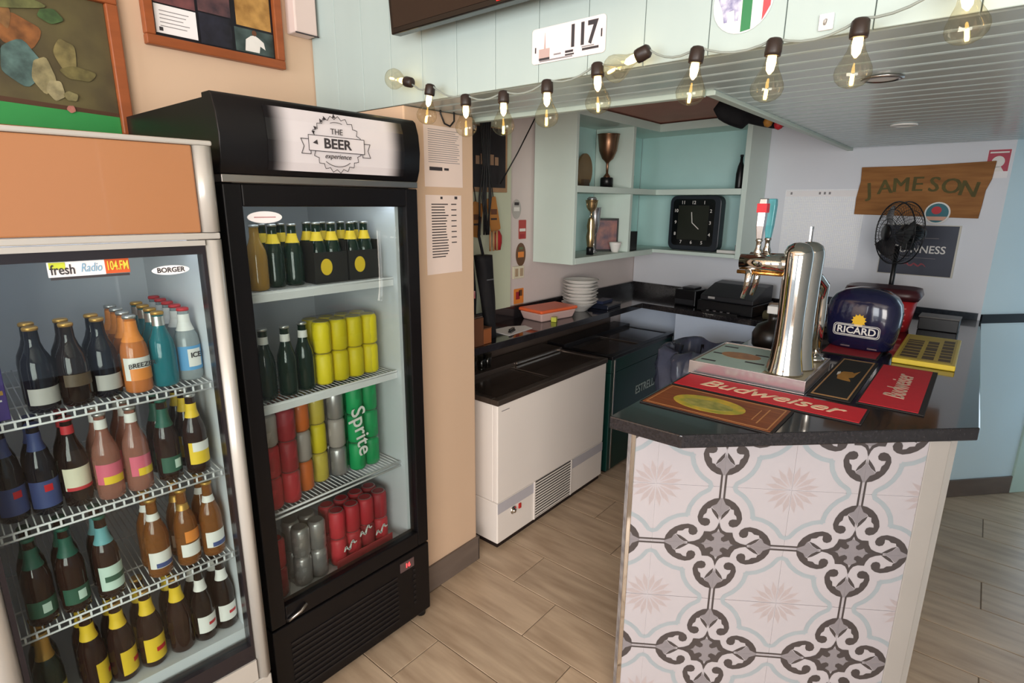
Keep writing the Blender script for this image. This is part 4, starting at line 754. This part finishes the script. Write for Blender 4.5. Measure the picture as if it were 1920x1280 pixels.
# ------------------------------------------------------------------ bar mats
FLATY = Matrix(((0, 1, 0, 0), (-1, 0, 0, 0), (0, 0, 1, 0), (0, 0, 0, 1)))     # reads along -Y
RUB = mat('rubber_edge', '#241d1c', .7, var=.2); MRED = mat('mat_red', '#cf2230', .65, var=.06, scale=30)
t = thing('bar_mat', 'long red bar runner with cream script in front of drip tray', 'bar mat', (1.93, .49, TOP)); MB().box(-.082, .078, -.297, .297, 0, .004).obj('rubber', RUB, t, bevel=.001); MB().box(-.076, .072, -.29, .29, .0041, .0052).obj('red_face', MRED, t)
text('Budweiser', .105, mat('cream_print', '#f0d6b4', .6, var=.08), t, T(0, -.005, .0056) @ FLATY, .008, .35, 1.0)
t = thing('bar_mat', 'wood-brown bar runner with green and yellow oval emblem', 'bar mat', (1.72, .58, TOP)); MB().box(-.12, .115, -.207, .205, 0, .004).obj('rubber', RUB, t, bevel=.001); MB().box(-.113, .108, -.199, .198, .0041, .0052).obj('brown_face', mat('mat_brown', '#8e4f26', .6, var=.35, scale=7, stretch=(8, 1, 1), col2='#6f3719'), t)
E_ = lambda rx, ry, x, y: [(x+rx*math.cos(2*math.pi*i/28), y+ry*math.sin(2*math.pi*i/28)) for i in range(28)]
MB().prism(E_(.072, .115, -.005, .02), .0053, .0058).obj('emblem', mat('emblem_green', '#8f9a3a', .6, var=.5, scale=22, col2='#d9b23a'), t); MB().prism(E_(.04, .08, -.012, .02), .0059, .0062).obj('emblem_centre', mat('emblem_dark', '#77813c', .6, var=.5, scale=40, col2='#b3a95a'), t)
mb = MB()
for a, b, c_, d_ in ((-.105, -.101, -.19, .19), (.096, .1, -.19, .19), (-.101, .096, -.19, -.186), (-.101, .096, .186, .19)): mb.box(a, b, c_, d_, .0053, .0057)
mb.box(-.07, .07, -.15, -.146, .0053, .0057); mb.box(-.05, .05, -.13, -.127, .0053, .0057); mb.obj('gold_lines', mat('tan_line', '#bd8450', .6, var=.1), t)
t = thing('bar_mat', 'black bar mat with gold border and tan animal head', 'bar mat', (2.36, .322, TOP)); MB().box(-.315, .30, -.068, .064, 0, .004).obj('rubber', RUB, t, bevel=.001); MB().box(-.308, .293, -.062, .058, .0041, .005).obj('black_face', mat('mat_black', '#14130f', .7, var=.2), t)
mb = MB()
for a, b, c_, d_ in ((-.30, .285, -.058, -.053), (-.30, .285, .049, .054), (-.30, -.288, -.053, .049), (.273, .285, -.053, .049)): mb.box(a, b, c_, d_, .0051, .0055)
mb.obj('gold_border', mat('gold_thread', '#b78a58', .6, var=.1), t)
MB().prism([(-.05, .020), (.02, .030), (.065, .018), (.075, -.012), (.06, -.018), (.105, -.034), (.045, -.028), (.0, -.026), (-.02, -.012), (-.045, -.022), (-.065, -.026), (-.06, .0)], .0051, .0057).obj('animal_head', mat('tan_thread', '#b9822f', .6, var=.25, scale=30), t); MB().prism([(.0, .030), (.045, .034), (.06, .026), (.03, .022)], .0058, .0061).obj('cap_print', WHTL, t)
t = thing('bar_mat', 'red bar mat with pale script read sideways', 'bar mat', (2.36, .155, TOP)); MB().box(-.30, .30, -.098, .086, 0, .004).obj('rubber', RUB, t, bevel=.001); MB().box(-.29, .29, -.082, .08, .0041, .0052).obj('red_face', MRED, t)
text('Budweiser', .088, mat('pale_print', '#d8bba6', .6, var=.08), t, T(0, -.005, .0056) @ Matrix.Rotation(0, 4, 'Z'), .01, .3, .92)
t = thing('bar_mat', 'dark red mat half hidden beneath the navy ice bucket', 'bar mat', (2.93, .385, TOP)); MB().box(-.21, .2, -.12, .10, 0, .0035).obj('rubber', RUB, t, bevel=.001); MB().box(-.20, .19, -.112, .092, .0036, .0045).obj('red_face', mat('mat_dark_red', '#a3202e', .65, var=.1), t)
t = thing('yellow_sign', 'flat yellow plate with dark block print on bar top', 'sign', (2.73, .008, TOP)); MB().box(0, .58, 0, .21, 0, .022).obj('plate', mat('plate_yellow', '#e0c238', .4, var=.08), t, bevel=.004); MB().box(.02, .56, .012, .198, .0222, .0228).obj('face', mat('plate_ochre', '#c6a93a', .5, var=.1), t)
rr_ = random.Random(3)
for c0, c1 in ((.13, .19), (.075, .115), (.02, .06)):
    x = .05
    while x < .45: l_ = rr_.uniform(.03, .07); MB().box(x, x+l_, c0, c1, .0229, .0234).obj('dark_print', mat('plate_ink', '#5a4526', .6, var=.2), t); x += l_+.014
# navy ice bucket
t = thing('ice_bucket', 'navy blue ice bucket with yellow sun and white boxed lettering', 'ice bucket', (2.93, .365, TOP+.0048), R(-90-6)); t.scale = (.92, .92, .92)
NAVY = mat('navy_gloss', '#1b1b3a', .16, var=.1, coat=.5)
def sup(a, b, z, n=44, e=3.2):
    out = []
    for i in range(n): th = 2*math.pi*i/n; c_, s_ = math.cos(th), math.sin(th); q = (abs(c_)**e+abs(s_)**e)**(-1/e); out.append((a*c_*q, b*s_*q, z))
    return out
mb = MB(); mb.loft([sup(a, b, zz) for a, b, zz in ((.125, .080, 0), (.138, .088, .01), (.148, .094, .06), (.157, .098, .13), (.158, .098, .185), (.150, .094, .225), (.130, .084, .258), (.095, .064, .282), (.045, .035, .295), (.01, .01, .297))]); mb.obj('bucket', NAVY, t)
mb = MB(); disk(mb, 0.005, .145, .026, .026, -.1005, -.0990); 
for k in range(12): a = R(30*k); poly(mb, [(.005+.026*math.cos(a-.16), .145+.026*math.sin(a-.16)), (.005+.033*math.cos(a), .145+.033*math.sin(a)), (.005+.026*math.cos(a+.16), .145+.026*math.sin(a+.16))], -.1005, -.0990)
mb.obj('sun_emblem', mat('sun_yellow', '#f0c02c', .45, var=.05), t)
mb = MB(); q = rrect(-.093, .093, .072, .118, .012); stroke(mb, q+[q[0]], .004, -.1008, -.0990); q = rrect(-.099, .099, .066, .124, .015); stroke(mb, q+[q[0]], .0022, -.1008, -.0990); mb.obj('letter_border', WHTL, t)
text('RICARD', .047, WHTL, t, T(0, -.1012, .094) @ FRONT, .02, sx=1.0)
for x in (-.04, .075): MB().box(x-.02, x+.02, -.093, -.0885, .012, .018).obj('foot_clip', SLV, t)
# red crate with fan behind
q = onx(1655, 575, 3.5)
t = thing('red_crate', 'dark red plastic bucket with black rim below the fan', 'bucket', (3.53, .37, TOP), R(-90)); mb = MB(); mb.loft([sup(a, b, zz, 32, 6) for a, b, zz in ((.135, .09, 0), (.155, .10, .16))]); mb.obj('tub', mat('crate_red', '#b3262b', .4, var=.15), t)
MB().loft([sup(a, b, zz, 32, 6) for a, b, zz in ((.162, .108, .1605), (.175, .118, .185), (.165, .11, .215), (.14, .09, .22))]).obj('rim', mat('maroon_rim', '#451a20', .35, var=.2), t)
for k in range(4): MB().box(.02, .12, -.103+.0, -.098, .03+.03*k, .038+.03*k).obj('rib', mat('pale_red', '#d8696a', .5, var=.1), t)
p = onx(1688, 440, 3.75)
t = thing('desk_fan', 'black desk fan with round wire guard behind the red bucket', 'fan', (3.72, p.y, TOP), R(-90-52))
MB().lathe([(.09, 0), (.095, .008), (.085, .02), (.03, .028), (.018, .04)], 28).obj('base', BLACK, t); MB().lathe([(.0125, .03), (.0125, .42)], 16).obj('pole', BLACK, t)
hc = .49; GRD = mat('guard_wire', '#1b1a1d', .4, var=.1)
MB().lathe([(.02, -.02), (.045, .0), (.05, .06), (.035, .1), (.01, .105)], 24, (0, 0, 0), 0, T(0, .02, hc) @ Matrix.Rotation(R(-90), 4, 'X')).obj('motor', BLACK, t); MB().box(-.02, .02, .03, .08, hc-.09, hc-.03).obj('neck', BLACK, t, bevel=.005)
mb = MB(); RG = .165
for rr, yy in ((RG, -.03), (RG, .02), (RG*.75, -.055), (RG*.45, -.068), (RG*.75, .04), (.04, -.072)): mb.tube([(rr*math.cos(2*math.pi*i/36), yy, hc+rr*math.sin(2*math.pi*i/36)) for i in range(37)], .0035 if rr == RG else .0016, 6)
for k in range(48):
    a = 2*math.pi*k/48; c_, s_ = math.cos(a), math.sin(a); mb.tube([(.04*c_, -.072, hc+.04*s_), (RG*.6*c_, -.064, hc+RG*.6*s_), (RG*.9*c_, -.045, hc+RG*.9*s_), (RG*c_, -.02, hc+RG*s_), (RG*.9*c_, .03, hc+RG*.9*s_), (.05*c_, .045, hc+.05*s_)], .0011, 4)
mb.obj('wire_guard', GRD, t); MB().lathe([(.042, 0), (.04, .006), (.0, .008)], 20, (0, 0, 0), 0, T(0, -.072, hc) @ Matrix.Rotation(R(90), 4, 'X')).obj('badge', BLACK, t)
for k in range(3):
    mb = MB(); a0 = 2*math.pi*k/3; rows = []
    for r_ in (.03, .08, .125, .145): rows.append([(r_*math.cos(a0+da), -.02+.04*(da/1.1)-.01, hc+r_*math.sin(a0+da)) for da in [(-.55+1.1*i/6)*(1 if r_ > .05 else .6) for i in range(7)]])
    mb.loft(rows, 0, False, True, None, False); mb.obj('blade', mat('smoke_blade', '#3a393c', .25, var=.1), t)
t = thing('black_caddy', 'low black box at the far end of the bar top', 'box', (3.66, .115, TOP), R(-92)); MB().box(-.085, .085, -.06, .06, 0, .065).obj('box', mat('caddy_black', '#262527', .4, var=.25), t, bevel=.004); MB().box(-.087, .087, -.062, .062, .0652, .072).obj('rim', mat('caddy_rim', '#55514f', .4, var=.2), t)
# clutter between tap and bucket
t = thing('dark_jug', 'dark round jug beside the drip tray behind the tap', 'jug', (2.62, .66, TOP)); MB().lathe([(.07, 0), (.085, .02), (.088, .07), (.07, .11), (.03, .13), (.026, .16), (.03, .165)], 26).obj('body', mat('jug_black', '#1b1512', .3, var=.2), t); MB().box(-.03, .02, -.03, .03, .1655, .20).obj('white_cap', WHITE, t, bevel=.004)
t = thing('amber_jar', 'small amber jar standing right of the dark jug', 'jar', (2.62, .545, TOP)); MB().lathe([(.028, 0), (.032, .01), (.032, .07), (.024, .085)], 20).obj('body', mat('jar_amber', '#8a5a30', .25, var=.4, scale=25), t); MB().lathe([(.026, .0855), (.026, .1)], 18).obj('lid', DGR, t)
t = thing('stacked_papers', 'stack of folded napkins between tap and navy bucket', 'napkins', (3.25, .62, TOP), R(10))
for k in range(4): MB().box(-.11+.006*k, .11-.004*k, -.09, .09-.006*k, .0305*k, .0305*k+.028).obj('bundle', mat('napkin_'+str(k % 2), '#8d8584' if k % 2 else '#4a4246', .7, var=.2), t, bevel=.006)
# ------------------------------------------------------------------ far wall
t = w2thing('wooden_board_sign', 'rough brown wooden board with arched dark green lettering', 'sign', .355, 1.70, .001)
mb = MB(); poly(mb, [(-.31, 0), (.31, -.012), (.315, .06), (.318, .14), (.335, .2), (.34, .295), (.15, .288), (-.02, .284), (-.305, .285), (-.30, .2), (-.312, .1)], -.02, -.0005); mb.obj('board', mat('old_board', '#a06a33', .65, var=.35, scale=5, stretch=(1, 1, 9), col2='#84521f', bump=.15), t, bevel=.002)
for i, chh in enumerate('JAMESON'):
    u = (i-3)/3
    for k in range(3): text(chh, .118, mat('faded_green', '#5d5326', .7, var=.3, scale=30), t, T(.245*u+.003*(k-1), -.0208-.0001*k, .165+.03*(1-u*u)-.02) @ FRONT @ Matrix.Rotation(R(-9*u), 4, 'Z'), 0, sx=1.0)
t = w2thing('slate_sign', 'dark slate sign with white capitals partly behind the fan', 'sign', .295, 1.345, .001); MB().box(-.197, .185, -.008, -.0005, 0, .30).obj('edge', mat('cream_edge', '#cfcabd', .5, var=.05), t); MB().box(-.193, .176, -.0105, -.0082, .004, .296).obj('panel', mat('slate_panel', '#3d4150', .5, var=.12), t)
text('GUINNESS', .062, WHTL, t, T(-.005, -.0112, .155) @ FRONT, .012, sx=.95); mb = MB(); stroke(mb, [(-.06+.012*k, .065+.009*math.sin(k*1.9)) for k in range(10)], [.004, .01, .006, .011, .006, .011, .006, .010, .005, .003], -.0118, -.0106); mb.obj('red_script', mat('dull_red', '#9c4550', .5, var=.1), t); MB().box(-.10, .09, -.0112, -.0106, .222, .225).obj('rule', INKL, t); MB().box(-.10, .09, -.0112, -.0106, .105, .107).obj('rule', INKL, t)
GRID = mat('grid_print', '#f6f4f8', .6)
nt = GRID.node_tree; bt = nt.nodes.new('ShaderNodeTexBrick'); tcn = nt.nodes.new('ShaderNodeTexCoord'); mpn = nt.nodes.new('ShaderNodeMapping'); mpn.inputs['Rotation'].default_value = (R(90), 0, 0)
bt.offset = 0; bt.inputs['Color1'].default_value = lin('#ffffff'); bt.inputs['Color2'].default_value = lin('#f8f9ff'); bt.inputs['Mortar'].default_value = lin('#d2d5dc'); bt.inputs['Scale'].default_value = 52; bt.inputs['Mortar Size'].default_value = .03; bt.inputs['Brick Width'].default_value = .6; bt.inputs['Row Height'].default_value = .45
nt.links.new(tcn.outputs['Object'], mpn.inputs[0]); nt.links.new(mpn.outputs[0], bt.inputs[0]); nt.links.new(bt.outputs[0], nt.nodes['Principled BSDF'].inputs['Base Color'])
t = w2thing('grid_chart', 'large white gridded paper chart pinned to the wall', 'chart', .855, 1.355, .001); mb = MB(); poly(mb, [(-.25, 0), (.235, -.005), (.25, .5), (-.25, .5)], -.003, -.0005); mb.obj('sheet', GRID, t); MB().box(-.245, .245, -.0042, -.0032, .455, .492).obj('header_strip', PAPER, t)
for x in (-.21, -.03, .0, .03): MB().box(x-.006, x+.006, -.005, -.0043, .468, .484).obj('header_mark', INKL, t)
t = w2thing('red_notice', 'small red and white notice high in the wall corner', 'notice', .012, 1.905, .001); MB().box(-.05, .05, -.003, -.0005, 0, .15).obj('card', PAPER, t); MB().box(-.047, .047, -.0042, -.0031, .035, .148).obj('red_panel', m_('notice_red', '#b93a50'), t); mb = MB(); disk(mb, 0, .085, .028, .03, -.0054, -.0043); poly(mb, [(-.03, .035), (.03, .035), (.015, .06), (-.015, .06)], -.0054, -.0043); mb.obj('white_figure', WHTL, t); MB().box(-.04, .04, -.0054, -.0043, .13, .138).obj('white_line', WHTL, t)
t = w2thing('round_badge_sticker', 'round colourful sticker overlapping the bottom of the brown board', 'sticker', .235, 1.715, .023); mb = MB(); disk(mb, 0, 0, .062, .062, -.002, 0); mb.obj('white_backing', WHTL, t)
mb = MB(); disk(mb, 0, 0, .054, .054, -.003, -.0021); mb.obj('teal_disc', m_('badge_teal', '#2f6d7a'), t); mb = MB(); poly(mb, [(-.05, -.02), (.05, -.02), (.035, -.042), (-.035, -.042)], -.004, -.0031); mb.obj('peach_band', m_('badge_peach', '#d9a690'), t); mb = MB(); disk(mb, -.005, .015, .024, .022, -.004, -.0031); mb.obj('red_spot', REDC, t)
# ------------------------------------------------------------------ pillar notices and cable
def notice(label, px0, py0, px1, py1, lines):
    a, b = ony(px0, py0, 1.72), ony(px1, py1, 1.72); t = thing('notice_sheet', label, 'notice', (a.x, 1.7195, b.z)); w_, h_ = b.x-a.x, a.z-b.z
    MB().box(0, w_, -.0015, -.0002, 0, h_).obj('sheet', mat('pinkish_paper', '#e9d6cc', .7, var=.03), t)
    for (x0, x1, z0, z1, m) in lines: MB().box(x0*w_, x1*w_, -.0022, -.0016, z0*h_, z1*h_).obj('text_line', m, t)
L1 = [(.1, rr_.uniform(.8, .93), .93-.035*k, .94-.035*k, INKL) for k in range(16)]+[(.12, .45, .27, .33, INK), (.5, .62, .28, .32, INK)]
notice('pale printed notice pinned high on the pillar', 793, 232, 867, 352, L1)
L2 = [(.15, rr_.uniform(.5, .62), .88-.035*k, .893-.035*k, INK) for k in range(20)]+[(.7, .85, .88-.035*k, .893-.035*k, INK) for k in range(0, 16, 2)]+[(.40, .46, .95, .98, INK), (.8, .88, .95, .985, INK)]
notice('second printed notice with columns below the first on the pillar', 797, 365, 866, 508, L2)
q = ony(840, 215, 1.70); mb = MB(); tag(MB().tube([(q.x-.033, 1.71, q.z+.03), (q.x-.035, 1.705, q.z), (q.x-.02, 1.70, q.z-.035), (q.x+.01, 1.70, q.z-.042), (q.x+.035, 1.702, q.z-.02), (q.x+.038, 1.705, q.z+.01), (q.x+.036, 1.71, q.z+.03)], .0035, 7).obj('cable_loop', BLK), 'small loop of black cable at the top of the pillar', 'cable')
# ------------------------------------------------------------------ soffit: television, race plate, sticker, hook, string lights
SO = -math.pi/2
t = thing('television', 'black flat television hung on the mint soffit boards', 'television', (1.36, 1.13, 2.295), SO)
tv = MB(); M_ = Matrix.Rotation(R(4), 4, 'X'); tv.box(-.50, .52, -.045, -.005, 0, .62, 0, M_); tv.obj('case', mat('tv_black', '#17120f', .25, var=.15), t, bevel=.004); sc_ = MB(); sc_.box(-.485, .505, -.0465, -.0452, .018, .605, 0, M_); sc_.obj('screen', mat('tv_screen', '#231611', .08, var=.15), t); MB().box(-.03, .05, -.0475, -.0462, .006, .014).obj('standby_light', mat('led_dot', '#c02020', .4, emit='#ff2020', es=.8), t)
MB().box(-.1, .1, -.004, .066, .25, .4).obj('bracket', BLACK, t)
q = onx(1065, 75, SX); t = thing('race_plate', 'white race number plate reading 117 on soffit', 'plate', (SX-.001, q.y, q.z), SO); mb = MB(); poly(mb, rrect(-.125, .125, -.05, .045, .01), -.004, -.0005); mb.obj('plate', mat('plate_pink_white', '#f0dfdc', .5, var=.03), t, bevel=.001)
text('117', .078, INK, t, T(.052, -.0046, .004) @ FRONT, .03, sx=.82); 
for x0, x1, z0, z1, m in ((-.098, -.06, -.036, -.012, mat('faded_print', '#c7aaa4', .6, var=.2)), (-.098, -.06, -.042, -.036, INK), (-.096, .02, -.046, -.042, INKL), (-.045, -.02, -.034, -.03, INKL), (-.005, .022, -.034, -.028, INK), (-.005, .025, -.041, -.037, INK), (.052, .105, -.036, -.03, INK), (.05, .09, -.028, -.025, INKL), (-.113, -.109, -.02, -.005, INK), (.111, .115, -.01, .01, INK)): MB().box(x0, x1, -.0050, -.0041, z0, z1).obj('print', m, t)
MB().prism([(-.08, -.012), (-.077, .03), (-.074, -.012)], .0041, .005, 0, FRONT).obj('spire_print', MATS['faded_print'], t)
q = onx(1394, 2, SX); t = thing('round_flag_sticker', 'round sticker with blue beast and green white red stripes', 'sticker', (SX-.001, q.y, q.z), SO); mb = MB(); disk(mb, 0, 0, .068, .068, -.002, -.0003); mb.obj('backing', WHTL, t)
mb = MB(); poly(mb, [(.0, -.065), (.022, -.062), (.022, .062), (0, .067)], -.003, -.0021); mb.obj('green_stripe', m_('flag_green', '#2f7a4a'), t); mb = MB(); poly(mb, [(.046, -.048), (.062, -.02), (.062, .02), (.046, .048)], -.003, -.0021); mb.obj('red_stripe', m_('flag_red', '#cf4a52'), t)
mb = MB(); poly(mb, [(-.06, .02), (-.045, -.015), (-.04, -.04), (-.033, -.04), (-.03, -.018), (-.018, -.016), (-.015, -.04), (-.008, -.04), (-.004, -.01), (-.002, .02), (-.03, .028)], -.003, -.0021); mb.obj('blue_beast', mat('beast_blue', '#6a6796', .6, var=.6, scale=60, col2='#d9d6e4'), t)
q = onx(1550, 42, SX); t = thing('wall_hook', 'small white adhesive hook low on the soffit', 'hook', (SX-.001, q.y, q.z), SO); MB().box(-.014, .014, -.006, -.0004, -.016, .016).obj('plate', PAPER, t, bevel=.002); MB().tube([(0, -.006, .004), (0, -.014, -.006), (0, -.014, .002)], .003, 6).obj('hook', DGR, t)
st = thing('string_lights', 'string of clear filament bulbs with black sockets along the soffit', 'string lights', (1.372, 0, 0))
BGL = pane_mat('bulb_glass', '#f8f4ea', 1.9); FILA = mat('filament', '#ffd890', .4, emit='#ffc860', es=9); SOCK = mat('socket_black', '#2a1d18', .45, var=.2); GLOW = mat('lit_core', '#fff0c8', .4, emit='#ffdf9a', es=8)
bprof = [(.0125, 0), (.0135, -.012), (.017, -.028), (.026, -.048), (.033, -.066), (.0345, -.078), (.031, -.092), (.022, -.103), (.010, -.109), (.001, -.111)]
bprof = [(r, z*.84) for r, z in bprof]
bme_b = MB().lathe(bprof, 24, cap=False).mesh('bulb', BGL); bme_s = MB().lathe([(.0165, -.004), (.0175, .004), (.0165, .026), (.012, .031), (.004, .033)], 18).mesh('socket', SOCK)
bme_f = MB().lathe([(.003, -.091), (.004, -.087), (.004, -.074), (.003, -.070)], 10).mesh('filament', FILA); bme_c = MB().lathe([(.009, -.004), (.010, -.018), (.008, -.032), (.002, -.040)], 12).mesh('lit_core', GLOW)
BP = [((1.372, 1.628, 2.165), (R(104), 0)), ((1.372, 1.512, 2.112), (R(14), 0)), ((1.372, 1.342, 2.062), (0, 0)), ((1.372, 1.183, 2.055), (0, 0)), ((1.372, 1.020, 2.066), (0, 0)), ((1.372, .855, 2.088), (R(-4), 0)), ((1.372, .738, 2.118), (R(72), 0)), ((1.372, .588, 2.085), (R(6), 0)), ((1.372, .416, 2.075), (R(4), 0)), ((1.372, .256, 2.085), (R(1), 0)), ((1.372, .095, 2.138), (R(-8), 0))]
BP = [((x, y, z-.008), a) for (x, y, z), a in BP]
ends = []
for (x, y, z), (a, b) in BP:
    sk_ = link('socket', bme_s, st, (0, y, z)); sk_.rotation_euler = (a, b, 0); Rm = Matrix.Rotation(a, 3, 'X')
    bb = link('bulb', bme_b, sk_, (0, 0, -.004)); link('lit_core', bme_c, sk_); link('filament', bme_f, sk_)
    ends.append(Vector((0, y, z))+Rm @ Vector((0, 0, .031)))
pts = [ends[0]+Vector((0, .01, .0))]
for a, b in zip(ends, ends[1:]):
    for i in range(1, 7): t_ = i/6; pts.append(a.lerp(b, t_)+Vector((0, 0, -.02*4*t_*(1-t_) if i < 6 else 0)))
pts.append(Vector((.03, -.35, 2.26)))
MB().tube(pts, .0028, 6).obj('cable', mat('cable_grey', '#8c938c', .5, var=.1), st)
# ------------------------------------------------------------------ pictures on the left wall
def frame_thing(name, label, x0, x1, z0, z1, fw, tilt=0):
    t = thing(name, label, 'picture', (x0, 2.299, z0)); w_, h_ = x1-x0, z1-z0
    for nm, a in (('frame_bar', (0, w_, 0, fw)), ('frame_bar', (0, w_, h_-fw, h_)), ('frame_bar', (0, fw, fw, h_-fw)), ('frame_bar', (w_-fw, w_, fw, h_-fw))): MB().box(a[0], a[1], -.03, -.0005, a[2], a[3]).obj(nm, FRAMEW, t, bevel=.004)
    t.rotation_euler = (0, R(tilt), 0); return t, w_, h_
t, w_, h_ = frame_thing('framed_picture', 'orange wood framed print of a green table scene above silver fridge', -.10, .722, 1.93, 2.395, .035)
MB().box(.036, w_-.036, -.012, -.002, .036, h_-.036).obj('print', mat('murky_print', '#3b3022', .5, var=.7, scale=5, col2='#5f5634'), t)
def blob(pts, m, k): mb = MB(); poly(mb, pts, -.0125-.0006*k, -.0121-.0006*(k-1)); mb.obj('print_shape', m, t)
blob([(.036, .036), (w_-.036, .036), (w_-.036, .088), (.5, .10), (.036, .115)], m_('felt_green', '#2e8a45'), 1)
blob([(.036, .1155), (.5, .1005), (w_-.036, .0885), (w_-.036, .10), (.5, .115), (.036, .13)], m_('rail_brown', '#4a2f1c'), 1)
for i, (cx_, cz_, rx, rz2, c_) in enumerate(((.555, .30, .055, .045, '#8f5a2e'), (.53, .345, .016, .04, '#8a6238'), (.55, .215, .05, .06, '#55706c'), (.60, .19, .028, .05, '#9b9068'), (.625, .15, .022, .03, '#a59a74'), (.665, .255, .028, .045, '#877a4c'), (.69, .205, .045, .02, '#746a3e'), (.48, .25, .026, .055, '#9c907a'), (.50, .385, .12, .026, '#6a6c40'), (.64, .36, .03, .02, '#4d6a3c'), (.655, .098, .011, .011, '#b9766a'), (.43, .22, .04, .06, '#6d5b34'), (.66, .135, .018, .014, '#8b8258'))): blob([(cx_+rx*math.cos(a*.2618)*(1+.12*math.sin(a*.8+i)), cz_+rz2*math.sin(a*.2618)*(1+.12*math.cos(a*.9+i))) for a in range(24)], mat('murk_'+str(i), c_, .6, var=.6, scale=30), 2+i)
t, w_, h_ = frame_thing('framed_collage', 'orange wood framed collage with certificate above the black fridge', .795, 1.292, 2.265, 2.72, .032)
MB().box(.033, w_-.033, -.010, -.002, .033, h_-.033).obj('dark_mount', mat('mount_dark', '#1d1c22', .3, var=.3, scale=9), t)
ce = MB().box(.04, .175, -.0115, -.0102, .045, .135).obj('certificate', PAPER, t)
for k in range(5): MB().box(.055, .15-.01*(k % 3), -.0122, -.0116, .115-.012*k, .1175-.012*k).obj('text_line', INKL, ce)
MB().box(.05, .062, -.0122, -.0116, .052, .064).obj('stamp', INK, ce)
for i, (x0, x1, z0, z1, c_, c2) in enumerate(((.32, .455, .13, .30, '#c99a55', '#8a6230'), (.31, .46, .04, .122, '#4a5a58', '#26302e'), (.185, .30, .04, .14, '#17161c', '#2b2b38'), (.185, .30, .145, .30, '#2a2630', '#6b4a4a'), (.04, .175, .14, .30, '#3a2c34', '#7a4a4a'))): MB().box(x0, x1, -.0115, -.0102, z0, z1).obj('photo', mat('collage_'+str(i), c_, .4, var=.7, scale=18, col2=c2), t)
mb = MB(); poly(mb, [(.345, .045), (.35, .085), (.37, .1), (.385, .105), (.40, .098), (.42, .085), (.425, .06), (.405, .07), (.40, .045)], -.0122, -.0116); mb.obj('white_shirt_print', WHTL, t); mb = MB(); disk(mb, .385, .112, .009, .010, -.0122, -.0116); mb.obj('head_print', BRN, t)
t = thing('alarm_box', 'pale wall-mounted box at the edge of the soffit', 'alarm box', (1.322, 2.299, 2.405)); MB().box(0, .098, -.07, -.0005, 0, .25).obj('box', mat('box_pinkish', '#ddc8c0', .5, var=.04), t, bevel=.006); MB().box(-.002, .10, -.0755, -.0702, -.004, .0).obj('lip', INK, t); MB().box(.008, .09, -.0715, -.0701, .14, .15).obj('seam', INKL, t)
# black fabric ornament hanging from the bay
a, b = onz(1338, 205, 2.26), onz(1470, 236, 2.18)
t = thing('hanging_ornament', 'black felt bat ornament with orange and red baubles under ceiling', 'ornament', ((a+b)/2)); dv = (b-a)/2; mb = MB(); rings = []
for k in range(13):
    u = -1+2*k/12; cc = dv*u; w_ = .075*(1-u*u)**.5*(1.25 if u < 0 else .7)+.004; rings.append([tuple(cc+Vector((0, 0, w_*math.sin(q_)*.9+.02*(1-u*u)))+Vector((.35*w_*math.cos(q_), .35*w_*math.cos(q_), 0))) for q_ in [2*math.pi*i/14 for i in range(14)]])
mb.loft(rings); mb.obj('felt_body', BLKC, t)
for s, m in ((.45, m_('bauble_orange', '#c98a3c')), (.75, m_('bauble_red', '#d8303a'))): MB().lathe([(.001, -.028), (.018, -.02), (.026, 0), (.018, .02), (.001, .028)], 16, tuple(dv*s+Vector((-.04, -.03, -.01)))).obj('bauble', m, t)
MB().tube([(0, 0, .08), (0, 0, .105)], .003, 6).obj('hanger', BLK, t)
